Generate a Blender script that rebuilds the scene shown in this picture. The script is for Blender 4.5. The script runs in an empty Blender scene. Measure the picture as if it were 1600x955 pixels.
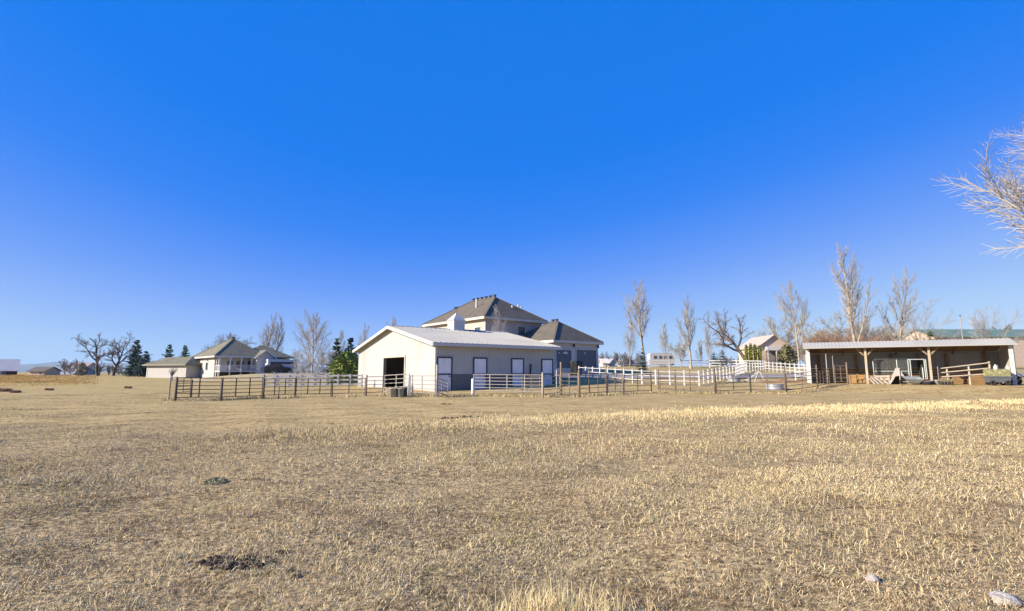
import bpy, math, random
import numpy as np
from mathutils import Vector, Matrix
R = math.radians
C = bpy.context.scene.collection
PITCH = R(7.44); F = 800.0; EYE = 1.5

# ------------------------------------------------------------------ photo geometry -> world
def ray(px, py):
    a = (px - 800) / F; b = (477.5 - py) / F
    dy = math.cos(PITCH) - b * math.sin(PITCH); dz = math.sin(PITCH) + b * math.cos(PITCH)
    return a / dy, dz / dy                       # x and z change per metre of depth
def at(px, py, Y):
    kx, kz = ray(px, py)
    return Vector((kx * Y, Y, EYE + kz * Y))
GL = ([-9e4, 0, 38, 50, 87, 130, 1000, 9e4], [0, 0, 0, .06, .47, .72, .9, .9])
GR = ([-9e4, 0, 34, 38, 45, 60, 87, 110, 200, 9e4], [0, 0, 0, .09, .45, 1.15, 2.3, 2.75, 2.9, 2.9])
SA0 = (25.06, 43.6); SEx, SEy = .8841, -.4673
def gnp(x, y):
    x = np.asarray(x, float); y = np.asarray(y, float)
    k = np.clip((x / np.maximum(y, 1.0) + .34) / .30, 0, 1); k = k * k * (3 - 2 * k)
    g = np.interp(y, *GL) * (1 - k) + np.interp(y, *GR) * k
    s_ = (x - SA0[0]) * SEx + (y - SA0[1]) * SEy; d_ = -(x - SA0[0]) * SEy + (y - SA0[1]) * SEx
    o_ = np.hypot(np.maximum(0, np.maximum(-1 - s_, s_ - 15)), np.maximum(0, np.maximum(-1.2 - d_, d_ - 6)))
    q_ = np.clip(1 - o_ / 5, 0, 1); q_ = q_ * q_ * (3 - 2 * q_); g = g * (1 - q_) + .57 * q_
    near = np.clip(1 - np.hypot(x, y) / 60, 0, 1)
    return g + near * .025 * (np.sin(x * 1.7 + y * .9) + np.sin(y * 1.3 - x * .6 + 1.0) + .6 * np.sin(x * 3.1 - y * 2.3))
def ground(x, y): return float(gnp(x, y))
def G(px, py):                                   # where the line of sight meets the ground
    kx, kz = ray(px, py); y = 2.0
    while y < 400:
        if EYE + kz * y <= ground(kx * y, y): break
        y += .05
    return Vector((kx * y, y, ground(kx * y, y)))
def gat(px, Y, py=590):
    kx, _ = ray(px, py); return Vector((kx * Y, Y, ground(kx * Y, Y)))

# ------------------------------------------------------------------ materials
MATS = {}
def mat(name, col, rough=.8, var=.12, scale=3.0, metallic=0.0, bump=0.0, bscale=30, stain=None, stretch=(1, 1, 1), spec=.3):
    if name in MATS: return MATS[name]
    m = bpy.data.materials.new(name); m.use_nodes = True; nt = m.node_tree; n = nt.nodes; l = nt.links
    b = n['Principled BSDF']; b.inputs['Roughness'].default_value = rough; b.inputs['Metallic'].default_value = metallic
    b.inputs['Specular IOR Level'].default_value = spec
    tc = n.new('ShaderNodeTexCoord'); mp = n.new('ShaderNodeMapping'); mp.inputs['Scale'].default_value = stretch
    l.new(tc.outputs['Object'], mp.inputs['Vector'])
    nz = n.new('ShaderNodeTexNoise'); nz.inputs['Scale'].default_value = scale; nz.inputs['Detail'].default_value = 6
    l.new(mp.outputs['Vector'], nz.inputs['Vector'])
    rp = n.new('ShaderNodeValToRGB'); e = rp.color_ramp.elements
    e[0].position = .3; e[1].position = .7
    e[0].color = (*[c * (1 - var) for c in col], 1); e[1].color = (*[min(1, c * (1 + var)) for c in col], 1)
    l.new(nz.outputs['Fac'], rp.inputs['Fac']); out = rp.outputs['Color']
    if stain:
        n2 = n.new('ShaderNodeTexNoise'); n2.inputs['Scale'].default_value = scale * .37; n2.inputs['Detail'].default_value = 8
        l.new(mp.outputs['Vector'], n2.inputs['Vector'])
        r2 = n.new('ShaderNodeValToRGB'); r2.color_ramp.elements[0].position = .52; r2.color_ramp.elements[1].position = .68
        l.new(n2.outputs['Fac'], r2.inputs['Fac'])
        mx = n.new('ShaderNodeMixRGB'); mx.inputs['Color2'].default_value = (*stain, 1)
        l.new(r2.outputs['Color'], mx.inputs['Fac']); l.new(out, mx.inputs['Color1']); out = mx.outputs['Color']
    l.new(out, b.inputs['Base Color'])
    if bump:
        nb = n.new('ShaderNodeTexNoise'); nb.inputs['Scale'].default_value = bscale; nb.inputs['Detail'].default_value = 5
        l.new(mp.outputs['Vector'], nb.inputs['Vector'])
        bp = n.new('ShaderNodeBump'); bp.inputs['Strength'].default_value = bump; bp.inputs['Distance'].default_value = .03
        l.new(nb.outputs['Fac'], bp.inputs['Height']); l.new(bp.outputs['Normal'], b.inputs['Normal'])
    MATS[name] = m; return m

def shingle(name, col):
    if name in MATS: return MATS[name]
    m = mat(name, col, .9, .22, 2.2, bump=.5, bscale=14, stain=tuple(c * .8 for c in col)); return m

barn_wall = mat('barn_siding_white', (.43, .42, .41), .55, .04, .9, stain=(.385, .37, .35), stretch=(1, 1, .25))
side_wall_m = mat('barn_siding_grey_shade', (.44, .425, .375), .55, .05, .8, stretch=(1, 1, .25))  # grey-beige paint, lightened and warmed in colour to offset blue shade
wains_m = mat('wainscot_metal', (.13, .128, .13), .5, .08, 1.0)
roof_metal = mat('barn_roof_metal', (.405, .385, .335), .6, .05, .6, stain=(.35, .33, .285))
trim_white = mat('white_trim', (.52, .51, .49), .6, .05, 2)
trim_navy = mat('navy_trim', (.035, .042, .085), .6, .15, 3)
door_white = mat('door_white', (.82, .80, .77), .6, .05, 2.5, stain=(.72, .70, .68))
door_lower = mat('door_lower_scuffed', (.72, .70, .69), .6, .1, 5, stain=(.48, .46, .46))
dark_in = mat('interior_shade', (.05, .045, .04), .9, .2, 2)  # near-black, the shade of inner surfaces put into the colour
wood = mat('weathered_wood', (.235, .175, .12), .85, .25, 4, bump=.3, stretch=(1, 1, .2))
wood_warm = mat('warm_wood', (.36, .20, .07), .8, .25, 3, bump=.2, stretch=(.3, 1, 1))
wood_dark = mat('kickboard_wood', (.19, .115, .06), .85, .3, 3, bump=.3, stretch=(.25, 1, 1))
wood_pale = mat('pale_timber', (.42, .37, .30), .8, .15, 5)
white_paint = mat('white_fence_paint', (.52, .51, .50), .6, .06, 3, stain=(.44, .42, .40))
rust = mat('rusty_pipe', (.12, .09, .07), .8, .3, 9, stain=(.18, .115, .08))
brown_pipe = mat('brown_pipe', (.17, .13, .10), .7, .25, 7, stain=(.10, .075, .055))
silver_pipe = mat('galvanised_pipe', (.29, .265, .24), .5, .15, 6, metallic=.2, stain=(.34, .29, .25))
backlit_pipe = mat('backlit_pipe', (.22, .20, .19), .6, .2, 6)  # silver panels' pipe darkened in colour for their backlit side
galv = mat('galvanised_sheet', (.42, .45, .49), .38, .15, 5, metallic=.5, stain=(.34, .34, .34))
kennel_m = mat('kennel_tube', (.52, .56, .55), .45, .08, 6, metallic=.2)
shingle_tan = shingle('shingle_tan', (.125, .106, .080))
shingle_olive = shingle('shingle_olive', (.165, .152, .105))
stucco = mat('cream_stucco', (.41, .365, .325), .9, .06, 2)
stucco_shade = mat('shade_side_stucco', (.50, .46, .41), .9, .06, 2)  # copy of the house stucco for the shaded front, lightened as shade fill
siding_cream = mat('cream_siding', (.405, .395, .38), .8, .04, 2)
siding_shade = mat('shade_side_siding', (.52, .51, .47), .8, .06, 2)  # copy of the house siding for shaded faces, fill light put into the colour
tan_wall = mat('tan_wall', (.52, .41, .32), .9, .07, 2)
garage_dark = mat('garage_door_dark', (.10, .11, .125), .5, .1, 2)
garage_blue = mat('garage_door_pale', (.42, .50, .62), .5, .06, 2)
glass = mat('window_glass', (.05, .06, .075), .08, .2, 2, spec=.6)
glass_pale = mat('window_glass_pale', (.45, .47, .50), .12, .1, 2, spec=.6)  # pale glass colour of the arched panes
black_plastic = mat('black_plastic', (.02, .02, .022), .45, .2, 5)
grey_plastic = mat('grey_plastic', (.42, .41, .42), .5, .12, 5)
slate_plastic = mat('slate_plastic', (.11, .12, .145), .5, .15, 5)
white_plastic = mat('white_plastic', (.56, .56, .57), .4, .05, 5)
rubber = mat('rubber', (.025, .025, .026), .8, .2, 8)
hay = mat('hay', (.33, .32, .17), .95, .45, 5, bump=.8, bscale=40, stain=(.26, .23, .10))
tarp = mat('tarp_canvas', (.42, .38, .36), .8, .1, 4, bump=.3, bscale=6)
soil = mat('dung', (.078, .054, .035), .95, .5, 14, bump=.8, bscale=40)
mound_m = mat('manure_soil', (.24, .13, .07), .95, .3, 4, bump=.6, bscale=20)
stone_m = mat('pale_stone', (.40, .36, .32), .95, .25, 14, bump=.8, bscale=40, stain=(.20, .17, .14))
bark_grey = mat('pale_bark', (.34, .29, .23), .9, .3, 5, bump=.4, stain=(.20, .16, .12))
bark_dark = mat('dark_bark', (.095, .075, .06), .9, .3, 5, bump=.4)
twig_pale = mat('twig_pale', (.34, .315, .285), .85, .25, 2)
twig_tan = mat('twig_tan', (.34, .295, .215), .85, .25, 1)
twig_dark = mat('twig_dark', (.20, .165, .135), .85, .3, 2)
twig_red = mat('twig_russet', (.30, .18, .115), .85, .3, 1)
twig_white = mat('twig_white', (.30, .28, .27), .8, .2, 2)
needle = mat('spruce_needles', (.075, .10, .078), .8, .45, 1.2)
needle_green = mat('pine_needles', (.075, .125, .06), .8, .4, 1.2)
leaf_green = mat('juniper_green', (.19, .235, .05), .8, .4, 1.5)
leaf_arbor = mat('arborvitae_green', (.22, .235, .03), .8, .35, 2)
leaf_olive = mat('bush_olive', (.16, .15, .06), .85, .4, 1.5)
leaf_sage = mat('sage_leaf', (.30, .285, .17), .9, .3, 6)
green_roof = mat('green_metal_roof', (.13, .20, .145), .5, .1, .6)
red_wall = mat('dark_red_wall', (.09, .03, .03), .8, .2, 1)
grey_roof = mat('grey_sheet_roof', (.30, .30, .33), .6, .08, 1)
orange_pl = mat('orange_plastic', (.50, .19, .07), .5, .15, 4)
terracotta = mat('nursery_pot', (.05, .045, .04), .6, .3, 5)
car_blue = mat('navy_car_paint', (.025, .03, .05), .25, .1, 2, spec=.5)
iron = mat('black_iron', (.02, .02, .022), .6, .2, 5)

# ------------------------------------------------------------------ mesh helpers
class MB:
    def __init__(s): s.v = []; s.f = []
    def add(s, vs, fs):
        o = len(s.v); s.v += [tuple(q) for q in vs]; s.f += [tuple(i + o for i in f) for f in fs]; return s
    def box(s, x0, y0, z0, x1, y1, z1):
        vs = [(x0, y0, z0), (x1, y0, z0), (x1, y1, z0), (x0, y1, z0), (x0, y0, z1), (x1, y0, z1), (x1, y1, z1), (x0, y1, z1)]
        return s.add(vs, [(3, 2, 1, 0), (4, 5, 6, 7), (0, 1, 5, 4), (1, 2, 6, 5), (2, 3, 7, 6), (3, 0, 4, 7)])
    def prism(s, poly, vec):
        n = len(poly); vec = Vector(vec); a = [Vector(q) for q in poly]; b = [q + vec for q in a]
        fs = [tuple(range(n))[::-1], tuple(range(n, 2 * n))] + [(i, (i + 1) % n, (i + 1) % n + n, i + n) for i in range(n)]
        return s.add(a + b, fs)
    def beam(s, a, b, w, h, up=(0, 0, 1)):
        a = Vector(a); b = Vector(b); d = (b - a).normalized(); u = Vector(up)
        if abs(d.dot(u)) > .98: u = Vector((1, 0, 0))
        r = d.cross(u).normalized(); u = r.cross(d).normalized(); r *= w / 2; u *= h / 2
        return s.prism([a - r - u, a + r - u, a + r + u, a - r + u], b - a)
    def tube(s, pts, rad, k=6, cap=True):
        pts = [Vector(q) for q in pts]
        if not isinstance(rad, (list, tuple)): rad = [rad] * len(pts)
        o = len(s.v); d = (pts[-1] - pts[0]).normalized()
        u = Vector((0, 0, 1)) if abs(d.z) < .9 else Vector((1, 0, 0))
        n = len(pts)
        for i, q in enumerate(pts):
            t = (pts[min(i + 1, n - 1)] - pts[max(i - 1, 0)]).normalized()
            a = t.cross(u).normalized(); b = a.cross(t)
            for j in range(k):
                w = 2 * math.pi * j / k
                s.v.append(tuple(q + (a * math.cos(w) + b * math.sin(w)) * rad[i]))
        for i in range(n - 1):
            for j in range(k):
                j2 = (j + 1) % k
                s.f.append((o + i * k + j, o + i * k + j2, o + (i + 1) * k + j2, o + (i + 1) * k + j))
        if cap:
            s.f.append(tuple(o + j for j in range(k))[::-1]); s.f.append(tuple(o + (n - 1) * k + j for j in range(k)))
        return s
    def lathe(s, prof, k=20, c=(0, 0, 0), sx=1, sy=1):
        o = len(s.v)
        for r, z in prof:
            for j in range(k):
                w = 2 * math.pi * j / k; s.v.append((c[0] + r * math.cos(w) * sx, c[1] + r * math.sin(w) * sy, c[2] + z))
        for i in range(len(prof) - 1):
            for j in range(k):
                j2 = (j + 1) % k; s.f.append((o + i * k + j, o + i * k + j2, o + (i + 1) * k + j2, o + (i + 1) * k + j))
        return s
    def torus(s, c, axis, R0, r, k=20, m=8):
        q = Vector((0, 0, 1)).rotation_difference(Vector(axis)).to_matrix(); o = len(s.v)
        for i in range(k):
            a = 2 * math.pi * i / k
            for j in range(m):
                b = 2 * math.pi * j / m
                p = q @ Vector(((R0 + r * math.cos(b)) * math.cos(a), (R0 + r * math.cos(b)) * math.sin(a), r * math.sin(b)))
                s.v.append(tuple(Vector(c) + p))
        for i in range(k):
            for j in range(m):
                i2 = (i + 1) % k; j2 = (j + 1) % m
                s.f.append((o + i * m + j, o + i2 * m + j, o + i2 * m + j2, o + i * m + j2))
        return s
    def blob(s, c, sx, sy, sz, rng, k=9, m=6, rough=.2):
        o = len(s.v)
        for i in range(m + 1):
            th = math.pi * i / m
            for j in range(k):
                ph = 2 * math.pi * j / k; q = 1 + rng.uniform(-rough, rough)
                s.v.append((c[0] + sx * q * math.sin(th) * math.cos(ph), c[1] + sy * q * math.sin(th) * math.sin(ph), c[2] + sz * q * math.cos(th)))
        for i in range(m):
            for j in range(k):
                j2 = (j + 1) % k; s.f.append((o + i * k + j, o + (i + 1) * k + j, o + (i + 1) * k + j2, o + i * k + j2))
        return s
    def build(s, name, m, parent=None, smooth=False, label=None):
        me = bpy.data.meshes.new(name); me.from_pydata(s.v, [], s.f); me.materials.append(m)
        if smooth: me.polygons.foreach_set('use_smooth', [True] * len(me.polygons))
        me.update(); o = bpy.data.objects.new(name, me); C.objects.link(o)
        if parent: o.parent = parent
        if label: o['label'] = label
        return o

def thing(name, label, cat, loc=(0, 0, 0), rz=0, group=None):
    o = bpy.data.objects.new(name, None); C.objects.link(o); o.empty_display_size = .2
    o.location = loc; o.rotation_euler = (0, 0, rz); o['label'] = label; o['category'] = cat
    if group: o['group'] = group
    return o
def tag(o, label, cat, group=None, loc=None, rz=0):
    o['label'] = label; o['category'] = cat
    if group: o['group'] = group
    if loc is not None: o.location = loc; o.rotation_euler = (0, 0, rz)
    return o
def copy_tree(o, parent=None):
    c = o.copy(); C.objects.link(c)
    if parent: c.parent = parent
    for ch in list(o.children): copy_tree(ch, c)
    return c

# wall in the local xz plane: x0..x1 along X, holes (x0,z0,x1,z1), thickness t towards +n (ny = +1/-1 along local Y)
def wall_grid(mb, L, H, holes, t, tf, z0=-.4):
    xs = sorted({0, L, *[h[0] for h in holes], *[h[2] for h in holes]}); zs = sorted({z0, H, *[h[1] for h in holes], *[h[3] for h in holes]})
    for i in range(len(xs) - 1):
        run = None
        for j in range(len(zs) - 1):
            cx = (xs[i] + xs[i + 1]) / 2; cz = (zs[j] + zs[j + 1]) / 2
            solid = not any(h[0] < cx < h[2] and h[1] < cz < h[3] for h in holes)
            if solid: run = [run[0], zs[j + 1]] if run else [zs[j], zs[j + 1]]
            if (not solid or j == len(zs) - 2) and run:
                p = [tf(xs[i], 0, run[0]), tf(xs[i + 1], 0, run[0]), tf(xs[i + 1], 0, run[1]), tf(xs[i], 0, run[1])]
                mb.prism(p, Vector(tf(0, t, 0)) - Vector(tf(0, 0, 0))); run = None
    return mb
def ribs(mb, L, top, holes, tf, step, w=.05, d=.022, z0=-.4):
    x = step / 2
    while x < L - .05:
        t = top(x); cuts = sorted([(h[1], h[3]) for h in holes if h[0] - .1 < x < h[2] + .1]); z = z0
        for a, b in cuts + [(t, t)]:
            if a - z > .05:
                p = [tf(x - w / 2, 0, z), tf(x + w / 2, 0, z), tf(x + w / 2, 0, a), tf(x - w / 2, 0, a)]
                mb.prism(p, Vector(tf(0, -d, 0)) - Vector(tf(0, 0, 0)))
            z = b
        x += step
    return mb
def hip_roof(name, m, parent, x0, y0, x1, y1, ez, rz, inset, axis='y', th=.2, ins2=None):
    i2 = inset if ins2 is None else ins2
    mb = MB()
    e = [(x0, y0), (x1, y0), (x1, y1), (x0, y1)]
    if axis == 'y': r = [((x0 + x1) / 2, y0 + inset), ((x0 + x1) / 2, y1 - i2)]; fs = [(0, 1, 8), (1, 2, 9, 8), (2, 3, 9), (3, 0, 8, 9)]
    else: r = [(x0 + inset, (y0 + y1) / 2), (x1 - i2, (y0 + y1) / 2)]; fs = [(0, 1, 9, 8), (1, 2, 9), (2, 3, 8, 9), (3, 0, 8)]
    vs = [(x, y, ez) for x, y in e] + [(x, y, ez - th) for x, y in e] + [(x, y, rz) for x, y in r]
    mb.add(vs, fs + [(7, 6, 5, 4), (0, 4, 5, 1), (1, 5, 6, 2), (2, 6, 7, 3), (3, 7, 4, 0)])
    return mb.build(name, m, parent), r
def window(parent, tf, x0, z0, x1, z1, fm=trim_white, gm=glass, d=.06):
    f = MB(); w = .09
    for a in [(x0 - w, z0 - w, x0, z1 + w), (x1, z0 - w, x1 + w, z1 + w), (x0, z0 - w, x1, z0), (x0, z1, x1, z1 + w)]:
        f.prism([tf(a[0], 0, a[1]), tf(a[2], 0, a[1]), tf(a[2], 0, a[3]), tf(a[0], 0, a[3])], Vector(tf(0, -d, 0)) - Vector(tf(0, 0, 0)))
    fo = f.build('window', fm, parent)
    g = MB(); g.prism([tf(x0, -.01, z0), tf(x1, -.01, z0), tf(x1, -.01, z1), tf(x0, -.01, z1)], Vector(tf(0, -.02, 0)) - Vector(tf(0, 0, 0)))
    go = g.build('pane', gm, fo); return fo

# ------------------------------------------------------------------ camera, sky, sun
cam = bpy.data.cameras.new('camera'); co = bpy.data.objects.new('camera', cam); C.objects.link(co)
cam.sensor_width = 36; cam.lens = 18; cam.clip_start = .05; cam.clip_end = 60000
co.location = (0, 0, EYE); co.rotation_euler = (R(90) + PITCH, 0, 0); bpy.context.scene.camera = co
EL = R(25); SD = Vector((-.94, -.34, 0)).normalized()
SUN = Vector((SD.x * math.cos(EL), SD.y * math.cos(EL), math.sin(EL)))
sl = bpy.data.lights.new('sun', 'SUN'); sl.energy = 4.6; sl.angle = R(.53); sl.color = (1, .89, .73)
so = bpy.data.objects.new('sun', sl); C.objects.link(so); so.rotation_euler = (-SUN).to_track_quat('-Z', 'Y').to_euler()
W = bpy.data.worlds.new('World'); bpy.context.scene.world = W; W.use_nodes = True
nt = W.node_tree; bg = nt.nodes['Background']; sk = nt.nodes.new('ShaderNodeTexSky'); sk.sky_type = 'NISHITA'; sk.sun_disc = False
sk.sun_elevation = EL; sk.sun_rotation = math.atan2(SD.x, SD.y); sk.altitude = 1500; sk.air_density = 1.0; sk.dust_density = .3; sk.ozone_density = 3.0
bw = nt.nodes.new('ShaderNodeRGBToBW'); nt.links.new(sk.outputs['Color'], bw.inputs['Color'])
mv = nt.nodes.new('ShaderNodeMath'); mv.operation = 'DIVIDE'; mv.inputs[1].default_value = 8.0; nt.links.new(bw.outputs['Val'], mv.inputs[0])
sr = nt.nodes.new('ShaderNodeValToRGB'); se = sr.color_ramp.elements                      # grade of the sky's own brightness
GRADE = [(.10, (.001, .185, .80)), (.20, (.002, .20, .87)), (.27, (.025, .228, .92)), (.38, (.12, .32, .95)), (.52, (.25, .45, .96)), (.72, (.40, .61, .95)), (1.0, (.56, .74, .94))]
se[0].position, se[0].color = GRADE[0][0], (*GRADE[0][1], 1); se[1].position, se[1].color = GRADE[-1][0], (*GRADE[-1][1], 1)
for p_, c_ in GRADE[1:-1]: k_ = se.new(p_); k_.color = (*c_, 1)
nt.links.new(mv.outputs[0], sr.inputs['Fac']); sv = nt.nodes.new('ShaderNodeVectorMath'); sv.operation = 'SCALE'; sv.inputs['Scale'].default_value = 3.1
nt.links.new(sr.outputs['Color'], sv.inputs[0]); nt.links.new(sv.outputs[0], bg.inputs['Color']); bg.inputs['Strength'].default_value = .15
vs_ = bpy.context.scene.view_settings; vs_.view_transform = 'Standard'; vs_.look = 'None'; vs_.exposure = 1.1; vs_.gamma = 1; vs_.use_curve_mapping = False
bpy.context.scene.cycles.max_bounces = 6; bpy.context.scene.cycles.volume_bounces = 0

# ------------------------------------------------------------------ value noise (numpy)
def vnoise(x, y, seed=0):
    xi = np.floor(x).astype(np.int64); yi = np.floor(y).astype(np.int64); fx = x - xi; fy = y - yi
    fx = fx * fx * (3 - 2 * fx); fy = fy * fy * (3 - 2 * fy)
    def h(a, b):
        n = (a * 374761393 + b * 668265263 + seed * 1274126177) & 0xffffffff
        n = ((n ^ (n >> 13)) * 1274126177) & 0xffffffff
        return ((n ^ (n >> 16)) & 0xffff) / 65535.0
    return (h(xi, yi) * (1 - fx) + h(xi + 1, yi) * fx) * (1 - fy) + (h(xi, yi + 1) * (1 - fx) + h(xi + 1, yi + 1) * fx) * fy
def fbm(x, y, seed=0, o=3):
    s = 0; a = .5; t = 0
    for i in range(o): s = s + a * vnoise(x * 2 ** i, y * 2 ** i, seed + i * 7); t += a; a *= .5
    return s / t
BX = [-60, -25, -8, 0, 9, 28, 45, 80]; BY = [9, 10, 12.4, 17.5, 21.5, 27.5, 31, 34]   # rear edge of the taller grass
def band(x, y): return y - np.interp(x, BX, BY) - (1.6 + 3.5 * np.clip((-x - 4) / 10, 0, 1)) * (fbm(x * .35, y * .35, 5) - .5)
def dirtness(x, y):
    b = band(x, y); d = np.clip(b / (1.4 + 3.5 * np.clip((-x - 2) / 12, 0, 1)), 0, 1) * np.clip((47 - y) / 6, 0, 1)
    left = np.clip((-x - 6) / 12, 0, 1)
    patchy = np.clip((fbm(x * .25, y * .6, 31) - .38) * 5, 0, 1)
    return d * (1 - left * .75 * patchy)

# ------------------------------------------------------------------ the ground sheet
def make_ground():
    na = 420; rr = [0.0] + list(np.geomspace(.6, 9000, 230)); vs = [(0, 0, 0)]
    r = np.array(rr[1:])[:, None]; a = np.linspace(0, 2 * np.pi, na, endpoint=False)[None, :]
    x = (r * np.sin(a)).ravel(); y = (r * np.cos(a)).ravel(); z = gnp(x, y)
    vs = np.vstack([[[0, 0, ground(0, 0)]], np.stack([x, y, z], 1)])
    fs = [(0, 1 + (j + 1) % na, 1 + j) for j in range(na)]
    for i in range(len(r) - 1):
        o = 1 + i * na
        fs += [(o + j, o + (j + 1) % na, o + na + (j + 1) % na, o + na + j) for j in range(na)]
    me = bpy.data.meshes.new('ground'); me.from_pydata(vs.tolist(), [], fs)
    me.polygons.foreach_set('use_smooth', [True] * len(me.polygons))
    at_ = me.attributes.new('dirt', 'FLOAT', 'POINT'); at_.data.foreach_set('value', dirtness(vs[:, 0], vs[:, 1]).astype(np.float32))
    kx = vs[:, 0] / np.maximum(vs[:, 1], 1); orr = np.clip((-kx - .76) * 5, 0, 1) * np.clip((vs[:, 1] - 46) / 22, 0, 1) * np.clip(.4 + 2 * (fbm(vs[:, 0] * .07, vs[:, 1] * .07, 71) - .3), 0, 1)
    at2 = me.attributes.new('orange', 'FLOAT', 'POINT'); at2.data.foreach_set('value', orr.astype(np.float32))
    m = bpy.data.materials.new('ground'); m.use_nodes = True; n = m.node_tree.nodes; l = m.node_tree.links; b = n['Principled BSDF']
    b.inputs['Roughness'].default_value = 1; b.inputs['Specular IOR Level'].default_value = .05
    tc = n.new('ShaderNodeTexCoord')
    def noise(s, d=6, st=(1, 1, 1)):
        mp = n.new('ShaderNodeMapping'); mp.inputs['Scale'].default_value = st; l.new(tc.outputs['Object'], mp.inputs['Vector'])
        q = n.new('ShaderNodeTexNoise'); q.inputs['Scale'].default_value = s; q.inputs['Detail'].default_value = d; l.new(mp.outputs['Vector'], q.inputs['Vector']); return q.outputs['Fac']
    def ramp(f, *st):
        q = n.new('ShaderNodeValToRGB'); e = q.color_ramp.elements
        e[0].position, e[0].color = st[0][0], (*st[0][1], 1); e[1].position, e[1].color = st[-1][0], (*st[-1][1], 1)
        for p, c in st[1:-1]: k = e.new(p); k.color = (*c, 1)
        l.new(f, q.inputs['Fac']); return q.outputs['Color']
    def mix(f, a, b2, mode='MIX'):
        q = n.new('ShaderNodeMixRGB'); q.blend_type = mode
        if isinstance(f, float): q.inputs['Fac'].default_value = f
        else: l.new(f, q.inputs['Fac'])
        l.new(a, q.inputs['Color1']); l.new(b2, q.inputs['Color2']); return q.outputs['Color']
    grass_c = ramp(noise(22, 8), (.33, (.11, .078, .045)), (.53, (.44, .325, .165)), (.70, (.67, .52, .28)))
    far_c = ramp(noise(.22, 8, (1, 2.5, 1)), (.35, (.38, .28, .12)), (.5, (.50, .385, .17)), (.65, (.44, .355, .15)))
    dirt_c = ramp(noise(.5, 9, (1, 2, 1)), (.3, (.37, .26, .11)), (.5, (.475, .35, .16)), (.7, (.555, .43, .205)))
    fine = mix(1.0, ramp(noise(9, 8), (.35, (.76, .74, .72)), (.65, (1.03, 1.03, 1.03))), ramp(noise(3.2, 10, (1, 2, 1)), (.36, (.55, .52, .48)), (.44, (1, 1, 1)), (.60, (1, 1, 1)), (.68, (1.18, 1.17, 1.14))), 'MULTIPLY')
    # far distance: litter averages out
    geo = n.new('ShaderNodeNewGeometry'); vl = n.new('ShaderNodeVectorMath'); vl.operation = 'LENGTH'; l.new(geo.outputs['Position'], vl.inputs[0])
    mr = n.new('ShaderNodeMapRange'); mr.inputs['From Min'].default_value = 14; mr.inputs['From Max'].default_value = 40; l.new(vl.outputs['Value'], mr.inputs['Value'])
    base = mix(mr.outputs['Result'], grass_c, far_c)
    ao = n.new('ShaderNodeAttribute'); ao.attribute_name = 'orange'; base = mix(ao.outputs['Fac'], base, ramp(noise(.6, 8, (1, 2, 1)), (.35, (.50, .30, .07)), (.65, (.58, .40, .14))))
    ad = n.new('ShaderNodeAttribute'); ad.attribute_name = 'dirt'
    l.new(mix(1.0, mix(ad.outputs['Fac'], base, dirt_c), fine, 'MULTIPLY'), b.inputs['Base Color'])
    bp = n.new('ShaderNodeBump'); bp.inputs['Strength'].default_value = .7; bp.inputs['Distance'].default_value = .05
    l.new(noise(6, 10), bp.inputs['Height']); l.new(bp.outputs['Normal'], b.inputs['Normal'])
    me.materials.append(m); o = bpy.data.objects.new('ground', me); C.objects.link(o); o['kind'] = 'structure'
make_ground()

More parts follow.
